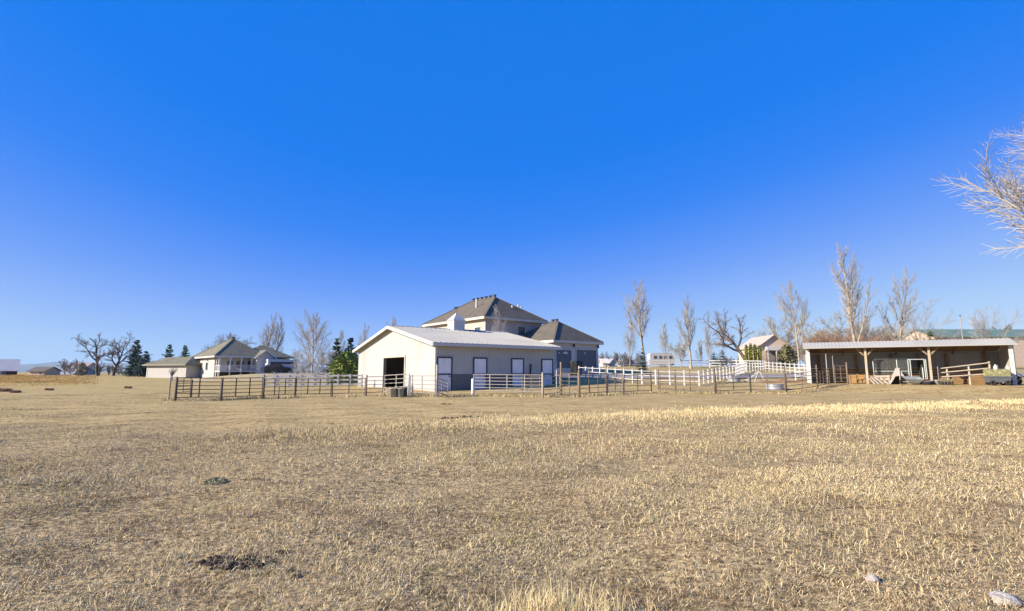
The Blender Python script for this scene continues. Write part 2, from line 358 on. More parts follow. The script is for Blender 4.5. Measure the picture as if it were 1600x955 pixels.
# ------------------------------------------------------------------ dry grass (blades as one stuff mesh)
gm = bpy.data.materials.new('dry_grass'); gm.use_nodes = True
_b = gm.node_tree.nodes['Principled BSDF']; _b.inputs['Roughness'].default_value = .8; _b.inputs['Specular IOR Level'].default_value = .15
_a = gm.node_tree.nodes.new('ShaderNodeAttribute'); _a.attribute_name = 'col'; gm.node_tree.links.new(_a.outputs['Color'], _b.inputs['Base Color'])
PAL = np.array([1.09, 1.06, 1.02]) * np.array([(.66, .54, .30), (.60, .50, .31), (.66, .54, .285), (.43, .31, .19), (.80, .69, .44), (.22, .155, .085), (.40, .37, .16)])
def blades(name, x, y, h, w, lean, pal, rng, label=None):
    n = len(x); az = rng.uniform(0, 2 * np.pi, n); ln = np.clip(lean, 0.02, 1.5)
    dx = np.cos(az); dy = np.sin(az); z = gnp(x, y) - .01
    fa = rng.uniform(0, np.pi, n); wx = np.cos(fa) * w / 2; wy = np.sin(fa) * w / 2
    hz1 = h * .55 * np.cos(ln * .6); r1 = h * .55 * np.sin(ln * .6)
    hz2 = hz1 + h * .45 * np.cos(np.minimum(ln * 1.25, 1.75)); r2 = r1 + h * .45 * np.sin(np.minimum(ln * 1.25, 1.75))
    hz1 = np.maximum(hz1, .015); hz2 = np.maximum(hz2, .012)
    V = np.empty((n, 5, 3), np.float32)
    V[:, 0] = np.stack([x - wx, y - wy, z], 1); V[:, 1] = np.stack([x + wx, y + wy, z], 1)
    V[:, 2] = np.stack([x + dx * r1 + wx * .8, y + dy * r1 + wy * .8, z + hz1], 1); V[:, 3] = np.stack([x + dx * r1 - wx * .8, y + dy * r1 - wy * .8, z + hz1], 1)
    V[:, 4] = np.stack([x + dx * r2, y + dy * r2, z + hz2], 1)
    me = bpy.data.meshes.new(name); me.vertices.add(n * 5); me.vertices.foreach_set('co', V.ravel())
    base = (np.arange(n) * 5)[:, None]
    L = (base + np.array([[0, 1, 2, 3, 3, 2, 4]])).astype(np.int32).ravel()
    me.loops.add(n * 7); me.loops.foreach_set('vertex_index', L); me.polygons.add(n * 2)
    st = ((np.arange(n) * 7)[:, None] + np.array([[0, 4]])).astype(np.int32).ravel(); me.polygons.foreach_set('loop_start', st)
    me.update(calc_edges=True)
    col = PAL[pal] * rng.uniform(.62, 1.15, (n, 1)) * (.80 + .34 * fbm(x * .45, y * .9, 301, 4))[:, None]; col = np.concatenate([np.clip(col, 0, .85), np.ones((n, 1))], 1)
    ca = me.color_attributes.new('col', 'BYTE_COLOR', 'POINT')
    ca.data.foreach_set('color', np.repeat(col.astype(np.float32), 5, 0).ravel())
    me.materials.append(gm); o = bpy.data.objects.new(name, me); C.objects.link(o); o['kind'] = 'stuff'
    if label: o['label'] = label; o['category'] = 'grass'
    return o
def field():
    rng = np.random.default_rng(11); X = []; Y = []; H = []; Wd = []; Ln = []; P = []
    for r0, r1, dens, w in [(2.2, 4.5, 17000, .0037), (4.5, 8, 8500, .0050), (8, 14, 4200, .0062), (14, 24, 2000, .0088), (24, 47, 480, .0150)]:
        th = R(58); A = th * (r1 * r1 - r0 * r0); n = int(A * dens)
        r = np.sqrt(rng.uniform(r0 * r0, r1 * r1, n)); a = rng.uniform(-th, th, n); x = r * np.sin(a); y = r * np.cos(a)
        # gather into tufts
        tx = x + rng.normal(0, .02, n); ty = y + rng.normal(0, .02, n); cl = vnoise(tx * 9, ty * 9, 3); c2 = fbm(x * .55, y * .9, 9, 3); c3 = vnoise(x * 2.3, y * 2.6, 15)
        bd = band(x, y); di = dirtness(x, y)
        dn = np.clip(.60 + .8 * (cl - .35), .2, 1) * np.clip(.75 + 1.4 * (c2 - .38), .45, 1.1)
        bare = np.clip((fbm(x * .30, y * .55, 401, 4) - .54) * 9, 0, 1) * np.clip((y - 3.5) / 3, 0, 1); dn *= 1 - .62 * bare
        dn *= 1 - (.90 - .22 * np.clip((-x - 2) / 8, 0, 1)) * di
        keep = rng.uniform(0, 1, n) < dn
        x, y, c2, c3, bd, di, cl = [q[keep] for q in (x, y, c2, c3, bd, di, cl)]; n = len(x)
        tall = np.exp(-((bd + 1.6) / 2.0) ** 2) * np.clip((x + 9) / 5, .08, 1) * np.clip((fbm(x * .3, y * .3, 44) - .25) * 4, .3, 1)
        patch = np.clip((c2 - .5) * 4, 0, 1) * np.clip((y - 2.5) / 5, 0, 1); gold = np.clip((fbm(x * .22, y * .35, 77) - .42) * 4, 0, 1)
        right = np.clip((x / np.maximum(y, 1) - .15) * 2.2, 0, 1) * .5
        h = (.035 + .026 * c3 + .05 * tall + .016 * patch) * rng.lognormal(-.05, .38, n); h *= .80 if r0 > 7 else .92
        h[di > .5] *= .55
        lean = np.abs(rng.normal(1.15 - .35 * tall - .05 * patch, .38, n)); flat = rng.uniform(0, 1, n) < .46 - .2 * tall; lean[flat] = rng.uniform(1.25, 1.5, flat.sum())
        u = rng.uniform(0, 1, n); g = np.clip(.03 + .45 * tall + .22 * gold * np.clip((y - 3) / 8, .2, 1) + right * .05 + .35 * np.exp(-((x - 3.2) / 1.7) ** 2 - ((y - 6.2) / 1.2) ** 2), 0, .8)
        pal = np.where(u < g, 2, np.where(u < g + (1 - g) * .34, 0, np.where(u < g + (1 - g) * .66, 1, np.where(u < g + (1 - g) * .80, 3, np.where(u < g + (1 - g) * .89, 4, np.where(u < g + (1 - g) * .965, 5, 6))))))
        green = (fbm(x * .5, y * .5, 21) > .66) & (rng.uniform(0, 1, n) < .4); pal[green] = 6
        brown = (fbm(x * .45, y * .9, 151, 4) > .525) & (rng.uniform(0, 1, n) < .5); pal[brown] = np.where(u[brown] < .5, 3, 5); h[brown] *= .75
        dark = (vnoise(x * 1.6, y * 2.8, 51) > .75) & (rng.uniform(0, 1, n) < .65); pal[dark] = 5; h[dark] *= .7
        X.append(x); Y.append(y); H.append(h); Wd.append(w * rng.uniform(.6, 1.35, n)); Ln.append(lean); P.append(pal)
    cat = np.concatenate
    blades('dry_grass', cat(X), cat(Y), cat(H), cat(Wd), cat(Ln), cat(P), rng, 'short dry straw coloured pasture grass covering the field')
    # tall stems: strip behind the pasture, the tuft close to the camera, scattered
    X = []; Y = []; H = []
    n = 40000; x = rng.uniform(-7, 44, n); y = np.interp(x, BX, BY) - 1.3 + rng.normal(0, 1.1, n); k = (fbm(x * .4, y * .4, 61) > .40); X.append(x[k]); Y.append(y[k]); H.append(rng.uniform(.06, .16, k.sum()))
    for cx, cy, sx, sy, n, h0, h1 in [(.30, 3.45, .20, .13, 1100, .12, .23), (.02, 3.5, .16, .1, 160, .08, .16), (3.6, 5.4, .9, .7, 700, .06, .14), (2.9, 4.6, .5, .4, 260, .06, .12), (-.9, 9.5, 1.0, .8, 700, .06, .15), (1.6, 10.5, 1.3, .9, 800, .06, .16), (5.5, 9, 2, 1.2, 900, .06, .14), (-4.5, 8.0, 1.1, .6, 500, .05, .13), (9, 13, 3, 1.6, 900, .07, .16)]:
        X.append(rng.normal(cx, sx, n)); Y.append(rng.normal(cy, sy, n)); H.append(rng.uniform(h0, h1, n))
    x = cat(X); y = cat(Y); h = cat(H); n = len(x); d = np.hypot(x, y)
    blades('tall_dry_grass', x, y, h, np.maximum(.0036, d * .0006) * rng.uniform(.6, 1.2, n), np.abs(rng.normal(.5, .3, n)), rng.choice([2, 2, 0, 0, 1, 4], n), rng, 'taller golden grass stems standing above the pasture')
    # weeds along the pens
    pts = [(G(a, b).x, G(a, b).y) for a, b in [(262, 626), (345, 626), (411, 623), (572, 619.5), (640, 619), (700, 620), (740, 618.5), (848, 620), (905, 620), (975, 616.5), (1020, 614.5), (1118, 615.5), (1228, 615), (1280, 607.5)]]
    X = []; Y = []
    for i in range(len(pts) - 1):
        n = 520; t = rng.uniform(0, 1, n); X.append(pts[i][0] * (1 - t) + pts[i + 1][0] * t + rng.normal(0, .25, n)); Y.append(pts[i][1] * (1 - t) + pts[i + 1][1] * t + rng.normal(0, .32, n))
    x = cat(X); y = cat(Y); k = vnoise(x * .9, y * .9, 90) > .33; x = x[k]; y = y[k]; n = len(x)
    blades('fence_weeds', x, y, rng.uniform(.05, .24, n), np.full(n, .03), np.abs(rng.normal(.6, .3, n)), rng.choice([3, 5, 6, 1, 0, 6], n), rng, 'dark olive weeds growing along the foot of the corral panels')
    # far rough grass on the left
    PAL[2] = (.64, .40, .09)
    n = 150000; y = 44 + 106 * rng.uniform(0, 1, n) ** 1.5; k = rng.uniform(-1.12, -.80, n); x = k * y
    keep = rng.uniform(0, 1, n) < np.clip((-k - .76) * 5, 0, 1) * np.clip((y - 44 - 14 * fbm(x * .1, y * .1, 18)) / 16, 0, 1) * np.clip((fbm(x * .12, y * .12, 8) - .3) * 4, .05, 1); x = x[keep]; y = y[keep]; n = len(x)
    blades('orange_meadow_grass', x, y, rng.uniform(.05, .20, n), y * .0004, np.abs(rng.normal(.35, .2, n)), rng.choice([2, 2, 2, 0, 3], n), rng, 'tall orange brown grass in the far field')
field()

# ------------------------------------------------------------------ trees
def rot_about(d, ang, az):
    u = d.orthogonal().normalized(); v = d.cross(u)
    return (d * math.cos(ang) + (u * math.cos(az) + v * math.sin(az)) * math.sin(ang)).normalized()
def grow(rng, tr, tw, p, d, L, r, lev, S):
    ns = S['seg'][lev]; pts = [p.copy()]; rad = [r]; step = L / ns; tip = S['tip'][lev]; dd = d.copy(); dirs = [dd.copy()]
    for i in range(ns):
        w = S['wob'][lev]
        dd = (dd + Vector((rng.gauss(0, w), rng.gauss(0, w), rng.gauss(0, w) + S['up'][lev]))).normalized()
        pts.append(pts[-1] + dd * step); rad.append(max(S['rmin'], r * (1 - (1 - tip) * (i + 1) / ns))); dirs.append(dd.copy())
    (tr if lev < S['split'] else tw).tube(pts, rad, S['k'][lev], cap=False)
    if lev + 1 >= len(S['seg']): return
    n = S['n'][lev]; az0 = rng.uniform(0, 6.28)
    for i in range(n):
        f = S['from'][lev] + (1 - S['from'][lev]) * ((i + rng.uniform(.2, .9)) / n); q = f * ns; j = min(int(q), ns - 1)
        pp = pts[j].lerp(pts[j + 1], q - j); rr = rad[j] + (rad[j + 1] - rad[j]) * (q - j)
        ang = S['ang'][lev] * rng.uniform(.7, 1.3); cd = rot_about(dirs[j], ang, az0 + i * 2.4 + rng.uniform(-.4, .4))
        ln = L * S['len'][lev] * (S['shape'](f) if lev == 0 else (1.15 - .55 * f)) * rng.uniform(.75, 1.2)
        grow(rng, tr, tw, pp, cd, ln, min(rr * .8, r * S['rr'][lev]), lev + 1, S)
BASE = dict(seg=[8, 5, 3, 2], tip=[.25, .3, .5, .6], wob=[.05, .10, .13, .13], up=[.02, .10, .08, .05], k=[7, 5, 3, 3], rmin=.008, split=2)
def spec(**k): d = dict(BASE); d.update(k); return d
POPLAR = spec(n=[12, 11, 13], ang=[.60, .48, .6], len=[.50, .36, .46], rr=[.50, .42, .45], up=[.01, .16, .12, .08], wob=[.035, .07, .10, .12], tip=[.15, .25, .5, .6], shape=lambda f: 1.2 - .95 * f, **{'from': [.26, .15, .1]})
SLIM = spec(n=[13, 11, 12], ang=[.46, .46, .6], len=[.44, .36, .46], rr=[.48, .42, .45], up=[.01, .18, .12, .08], wob=[.03, .06, .10, .12], tip=[.15, .25, .5, .6], shape=lambda f: 1.2 - .9 * f, **{'from': [.16, .12, .1]})
WIDE = spec(n=[15, 13, 12], ang=[.62, .5, .6], len=[.64, .36, .46], rr=[.42, .42, .5], up=[.01, .12, .10, .08], wob=[.03, .07, .10, .12], tip=[.15, .25, .5, .6], shape=lambda f: 1.2 - .9 * f, **{'from': [.10, .15, .1]})
GNARL = spec(seg=[6, 6, 4, 3], wob=[.12, .22, .24, .2], up=[.0, .03, .03, -.02], n=[8, 9, 14], ang=[.80, .75, .7], len=[.66, .42, .36], rr=[.55, .42, .35], shape=lambda f: 1.15 - .3 * f, **{'from': [.30, .25, .1]})
ROUND = spec(seg=[4, 5, 4, 3], wob=[.06, .13, .16, .15], up=[.0, .06, .05, .02], n=[12, 11, 14], ang=[.75, .6, .6], len=[.85, .42, .42], rr=[.42, .38, .45], shape=lambda f: 1.1 - .25 * f, **{'from': [.22, .2, .1]})
def bare_tree(px, Y, top, label, S, tm, cm, seed, tr=.02, group='bare leafless trees', base=None, lean=(0, 0), thick=1.0, name='bare_tree'):
    b = gat(px, Y); H = at(px, top, Y).z - b.z; rng = random.Random(seed)
    S = dict(S); S['rmin'] = max(.005, Y * .000095) * thick
    t = MB(); w = MB(); d = Vector((lean[0], lean[1], 1)).normalized()
    main = H * (.93 if S in (POPLAR, SLIM) or S['seg'][0] == 8 else .52)
    grow(rng, t, w, Vector((0, 0, -.3)), d, main, H * tr * .72, 0, S)
    zm = max(v[2] for v in w.v); k = H / zm
    t.v = [(x * k, y * k, z * k) for x, y, z in t.v]; w.v = [(x * k, y * k, z * k) for x, y, z in w.v]
    r = thing(name, label, 'tree', b, 0, group)
    t.build('trunk', tm, r, True); w.build('crown', cm, r)
    return r
def conifer(px, Y, top, width, label, m, seed, group='evergreen trees', n=1500, name='spruce_tree'):
    b = gat(px, Y); H = at(px, top, Y).z - b.z; rng = random.Random(seed); Wd = width * Y / 800 / 2 * 1.35
    r = thing(name, label, 'tree', b, 0, group)
    MB().tube([(0, 0, -.2), (0, 0, H * .96)], [H * .022, .02], 7).build('trunk', bark_dark, r)
    f = MB(); nw = max(18, int(n / 42)); k = 0
    for i in range(nw):
        u = (i + rng.uniform(.1, .9)) / nw; z0 = H * (.05 + .93 * u) + rng.uniform(-.2, .2); nb = max(4, int(9 * (1 - u)) + 3); a0 = rng.uniform(0, 6.28)
        for j in range(nb):
            a = a0 + 6.283 * j / nb + rng.uniform(-.35, .35); ln = Wd * (1 - u) ** .8 * rng.uniform(.55, 1.2) + .12; d = Vector((math.cos(a), math.sin(a), rng.uniform(-.45, .12) + .4 * u)); zj = z0 + rng.uniform(-.035, .03) * H; sd = Vector((-math.sin(a), math.cos(a), 0)); m_ = max(3, int(ln / (H * .035)))
            for q in range(m_):
                t = (q + rng.uniform(.3, 1)) / m_; c = Vector((0, 0, zj)) + d * ln * t + Vector((0, 0, .14 * ln * t * t)); s = H * .033 * rng.uniform(.6, 1.5) * (1.2 - .6 * t)
                f.add([c - sd * s + d * s * .5 - Vector((0, 0, s * .5)), c + d * s * 1.3, c + sd * s + d * s * .5 - Vector((0, 0, s * .5)), c - d * s * .6, c + Vector((0, 0, s * .5)) + d * s * .2], [(0, 1, 4), (1, 2, 4), (2, 3, 4), (3, 0, 4)])
    f.build('crown', m, r); return r
def bush(px, Y, top, width, label, m, seed, n=1400, group=None, name='shrub', square=.5, cat='shrub', leaf=.055):
    b = gat(px, Y); H = at(px, top, Y).z - b.z; rng = random.Random(seed); Wd = width * Y / 800 / 2
    r = thing(name, label, cat, b, 0, group)
    st = MB()
    for i in range(5):
        a = i * 1.3; st.tube([(0, 0, -.15), (.35 * Wd * math.cos(a), .35 * Wd * math.sin(a), H * .6)], [.05, .015], 5)
    st.build('trunk', bark_dark, r)
    f = MB()
    for i in range(n):
        u = rng.random(); a = rng.uniform(0, 6.283); prof = min(1, (1 - u ** (1 / square * 1.2)) ** square + .05)
        q = rng.random() ** .4; lump = 1 + .16 * math.sin(a * 4 + seed + u * 5) + .1 * math.sin(a * 7 + u * 11)
        c = Vector((Wd * prof * q * lump * math.cos(a), Wd * prof * q * lump * math.sin(a), H * (u * .98 + .02) * (.95 + .07 * math.sin(a * 3 + seed))))
        s = H * leaf * rng.uniform(.6, 1.5); n1 = Vector((rng.gauss(0, 1), rng.gauss(0, 1), rng.gauss(0, 1))).normalized(); n2 = n1.orthogonal().normalized()
        f.add([c - n1 * s, c + n2 * s * .55, c + n1 * s, c - n2 * s * .55], [(0, 1, 2, 3)])
    f.build('crown', m, r); return r
def thicket(px0, px1, Y, top, label, tm, cm, seed, stems=9, group='leafless thickets', name='brush_thicket'):
    rng = random.Random(seed); pc = (px0 + px1) / 2; b = gat(pc, Y); H = at(pc, top, Y).z - b.z; Wd = (px1 - px0) / 800 * Y
    S = dict(ROUND); S['rmin'] = Y * .00018; S['n'] = [9, 7, 9]; S['ang'] = [.5, .55, .6]; S['from'] = [.08, .1, .1]
    t = MB(); w = MB(); r = thing(name, label, 'bushes', b, 0, group)
    for i in range(stems):
        x = Wd * ((i + .5) / stems - .5); h = H * rng.uniform(.72, 1.0)
        t1 = MB(); w1 = MB(); grow(rng, t1, w1, Vector((0, 0, -.2)), Vector((rng.uniform(-.2, .2), rng.uniform(-.2, .2), 1)).normalized(), h * .52, h * .02, 0, S)
        k = h / max(v[2] for v in w1.v); yy = rng.uniform(-1.5, 1.5)
        stems_ = MB().add([(vx * k + x, vy * k + yy, vz * k) for vx, vy, vz in t1.v], t1.f); w.add([(vx * k + x, vy * k + yy, vz * k) for vx, vy, vz in w1.v], w1.f); stems_.build('trunk', tm, r)
    w.build('crown', cm, r); return r

# left of the photograph
bare_tree(153, 122, 519, 'dark gnarled leafless cottonwood leaning left, leftmost of the field trees', GNARL, bark_dark, twig_dark, 4, .034, lean=(-.35, 0), thick=1.3)
bare_tree(177, 124, 516, 'dark forked leafless cottonwood beside the leaning one and left of the spruces', GNARL, bark_dark, twig_dark, 9, .034, lean=(.1, 0), thick=1.3)
conifer(209, 112, 531, 26, 'dark blue green spruce taller of the pair left of the cream outbuilding', needle, 1)
conifer(225, 108, 548, 26, 'lower dark spruce against the left corner of the cream outbuilding', needle, 2)
conifer(261, 124, 539, 24, 'green pine standing behind the roof of the cream outbuilding', needle_green, 3)
conifer(286, 124, 541, 22, 'bushy green pine behind the right end of the outbuilding roof', needle_green, 4)
bare_tree(320, 118, 530, 'small dark leafless tree showing over the left eave of the porch house', GNARL, bark_dark, twig_dark, 23, .03)
bare_tree(350, 118, 519, 'spreading leafless tree behind the ridge of the porch house', ROUND, bark_dark, twig_dark, 24, .03, thick=1.2)
bare_tree(413, 100, 486, 'slim pale leafless poplar behind the porch house, left of a close pair', SLIM, bark_grey, twig_pale, 31, .02)
bare_tree(427, 100, 492, 'slim pale leafless poplar behind the porch house, right of a close pair', SLIM, bark_grey, twig_pale, 32, .02)
bare_tree(487, 78, 482, 'broad tall leafless cottonwood standing between the porch house and the barn', WIDE, bark_grey, twig_tan, 41, .02, thick=1.2)
bare_tree(471, 82, 545, 'low leafless shrub tree left of the broad cottonwood trunk', ROUND, bark_grey, twig_tan, 42, .02)
bare_tree(503, 82, 540, 'low leafless shrub tree right of the broad cottonwood trunk', ROUND, bark_grey, twig_tan, 43, .02)
bare_tree(532, 105, 514, 'faint thin leafless tree rising above the left spruce beside the barn', SLIM, bark_grey, twig_pale, 44, .012)
bare_tree(563, 105, 503, 'faint thin leafless tree above the left eave of the barn roof', SLIM, bark_grey, twig_pale, 45, .012)
bare_tree(616, 105, 493, 'very faint treetop just showing over the barn ridge', SLIM, bark_grey, twig_pale, 46, .01)
conifer(524, 84, 529, 25, 'conical dark spruce left of the pair beside the barn', needle, 5)
conifer(546, 80, 527, 26, 'conical dark spruce half hidden by the bright green shrub', needle, 6)
bush(540, 60, 550, 47, 'rounded bright green juniper shrub against the left wall of the barn', leaf_green, 7, 3600, square=.45, leaf=.045)
thicket(128, 232, 132, 566, 'low grey brown thicket under the two dark cottonwoods', bark_dark, twig_dark, 51, 9)
thicket(90, 122, 140, 560, 'thin leafless saplings left of the dark cottonwoods', bark_dark, twig_dark, 52, 3)
bush(127, 128, 568, 12, 'pale yellow dry willow bush at the foot of the cottonwoods', twig_tan, 8, 700, square=.5, leaf=.09)
thicket(452, 520, 88, 572, 'low tan brush below the broad cottonwood', bark_grey, twig_tan, 53, 8)

# right of the photograph
bare_tree(1008, 72, 436, 'tall leafless poplar with a dark fork and three upright limbs by the white fence', POPLAR, bark_grey, twig_pale, 61, .022)
bare_tree(985, 88, 498, 'smaller pale leafless poplar left of the tall forked poplar', SLIM, bark_grey, twig_pale, 62, .014)
bare_tree(1043, 92, 503, 'slim pale leafless tree between the two tall poplars', SLIM, bark_grey, twig_pale, 63, .012)
bare_tree(1081, 80, 457, 'leafless poplar with two forked leaders and a pointed top', SLIM, bark_grey, twig_pale, 64, .022)
bare_tree(1066, 84, 520, 'short dense leafless tree left of the forked poplar', ROUND, bark_grey, twig_tan, 65, .02)
bare_tree(1108, 92, 510, 'pale thin leafless tree right of the forked poplar', SLIM, bark_grey, twig_pale, 66, .012)
bare_tree(1096, 96, 530, 'low pale leafless tree behind the white rails', SLIM, bark_grey, twig_pale, 67, .012)
conifer(1005, 71, 547, 14, 'young spruce at the foot of the tall forked poplar', needle, 11, n=700)
conifer(1034, 104, 552, 10, 'small conical spruce beyond the white trailer', needle, 12, n=600)
conifer(1050, 106, 551, 7, 'narrow small spruce right of the conical one beyond the trailer', needle, 13, n=500)
conifer(1117, 104, 551, 18, 'dark low evergreen behind the white rails beneath the thin trees', needle, 14, n=700)
conifer(1131, 108, 547, 14, 'small round topped evergreen left of the gnarled tree', needle, 15, n=700)
bare_tree(1172, 92, 477, 'gnarled dark leafless cottonwood leaning left beside the tall green hedge', GNARL, bark_dark, twig_dark, 71, .032, lean=(-.25, 0), thick=1.2)
bare_tree(1218, 128, 489, 'wide pale brown leafless tree behind the tan gabled house', ROUND, bark_grey, twig_tan, 72, .028, thick=1.5)
bare_tree(1251, 82, 436, 'tall white stemmed leafless poplar right of the tan gabled house', POPLAR, bark_grey, twig_tan, 73, .016)
bare_tree(1300, 120, 486, 'arching pale leafless tree over the left end of the open shed', GNARL, bark_grey, twig_tan, 74, .025)
bare_tree(1341, 74, 378, 'tallest leafless poplar rising behind the open shed', SLIM, bark_grey, twig_pale, 75, .02)
bare_tree(1366, 122, 487, 'dense round leafless tree just right of the tallest poplar', ROUND, bark_grey, twig_tan, 76, .028, thick=1.5)
bare_tree(1411, 74, 418, 'leafless poplar right of the tallest one behind the shed roof', POPLAR, bark_grey, twig_pale, 77, .016)
bare_tree(1444, 92, 466, 'slight bluish leafless tree between the shorter poplar and the green roof', ROUND, bark_grey, twig_pale, 78, .014)
bare_tree(1552, 78, 476, 'pale fan shaped leafless tree in front of the green roof', ROUND, bark_grey, twig_pale, 79, .018)
for i, (a, b_, Y, top, lab, cm) in enumerate([(1262, 1330, 96, 513, 'russet brush over the left end of the open shed roof', twig_red), (1325, 1400, 100, 514, 'russet brush behind the tallest poplar trunk', twig_red), (1395, 1472, 100, 516, 'russet and tan brush ending at the green roofed building', twig_red), (1270, 1360, 120, 500, 'taller tan brush behind the shed and left of the tallest poplar', twig_tan), (1385, 1465, 128, 502, 'taller tan brush behind the right hand poplar', twig_tan), (1120, 1172, 128, 555, 'low dark brush line left of the tall green hedge', twig_dark), (940, 1000, 150, 548, 'distant grey brush right of the garage wing', twig_dark), (1196, 1262, 125, 520, 'tan brush beside the gable of the tan house', twig_tan)]):
    thicket(a, b_, Y, top, lab, bark_grey, cm, 80 + i, 13 if b_ > 1262 else 8)
conifer(1460, 90, 516, 18, 'dark green bushy evergreen beside the green roofed building', needle_green, 17, n=800)
for i, (px, top) in enumerate([(1168.5, 539), (1175.5, 537), (1182.5, 538.5), (1189.5, 540)]):
    bush(px, 88, top, 5.4, ['columnar arborvitae, leftmost of the clipped yellow green row', 'columnar arborvitae, second from left in the clipped row', 'columnar arborvitae, third from left in the clipped row', 'columnar arborvitae at the right end of the clipped row, by the tan house'][i], leaf_arbor, 90 + i, 1300, 'columnar arborvitae row', 'arborvitae', square=.24, cat='tree', leaf=.03)
bush(1233, 90, 539, 26, 'round olive brown bush in front of the tan gabled house', leaf_olive, 95, 1500, leaf=.05, square=.5)
bare_tree(779, 56, 474, 'small pale leafless tree in front of the large house wall', SLIM, twig_white, twig_white, 47, .012)
bare_tree(1850, 22, 110, 'near pale leafless tree whose branches reach in at the right edge', dict(ROUND, n=[16, 20, 22], len=[.80, .44, .42], seg=[5, 8, 6, 3], wob=[.05, .08, .1, .12], **{'from': [.42, .2, .1]}), bark_grey, twig_white, 99, .018, thick=.50)
for i, (px, Y, top, w_, lab) in enumerate([(1585, 130, 508, 40, 'dark distant evergreen at the right edge above the shed roof'), (1562, 150, 511, 40, 'dark distant evergreen left of the one at the right edge')]):
    conifer(px, Y, top, w_, lab, needle, 100 + i, n=900)

# ------------------------------------------------------------------ far terrain, road, haze
def hills():
    rng = random.Random(3); mb = MB(); n = 90; xs = [-9000 + 9000 * i / n for i in range(n + 1)]
    for i, x in enumerate(xs):
        t = max(0, min(1, (x + 8300) / 900)); fall = max(0.0, min(1, (-1500 - x) / 2500))
        hgt = 118 + 20 * math.sin(x * .0019) + 9 * math.sin(x * .0061 + 1) + 5 * math.sin(x * .017)
        hgt *= (.25 + .75 * fall)
        mb.v += [(x, 5900, -.5), (x, 6500, hgt * .6), (x, 7000, hgt), (x, 7600, -.5)]
    for i in range(n):
        for j in range(3): mb.f.append((i * 4 + j, i * 4 + 4 + j, i * 4 + 5 + j, i * 4 + 1 + j))
    o = mb.build('hills', mat('hill_scrub', (.12, .11, .075), .95, .3, .004), None, True); o['kind'] = 'structure'
hills()
def road():
    mb = MB(); xs = [4 + 1.5 * i for i in range(60)]; wd = [(-5, .0), (-3.8, 1), (3.8, 1), (5, 0)]
    for x in xs:
        for k in range(9):
            y = 57 + .06 * x - 4.2 + 8.4 * k / 8; mb.v.append((x, y, ground(x, y) + .06))
    for i in range(len(xs) - 1):
        for k in range(8): mb.f.append((i * 9 + k, i * 9 + 9 + k, i * 9 + 10 + k, i * 9 + 1 + k))
    o = mb.build('road', mat('gravel_drive', (.30, .26, .225), .95, .12, 1.5, bump=.4), None, True); o['kind'] = 'structure'
road()
hz = MB().box(-9400, -9400, -1.5, 9400, 9400, 190).build('haze', mat('unused_haze_base', (1, 1, 1)))
hm = bpy.data.materials.new('haze_air'); hm.use_nodes = True; hn = hm.node_tree; hn.nodes.clear()
ho = hn.nodes.new('ShaderNodeOutputMaterial'); pv = hn.nodes.new('ShaderNodeVolumePrincipled'); pv.inputs['Density'].default_value = 8e-5; pv.inputs['Color'].default_value = (.55, .78, 1, 1)
hn.links.new(pv.outputs['Volume'], ho.inputs['Volume']); hz.data.materials[0] = hm; hz['kind'] = 'stuff'

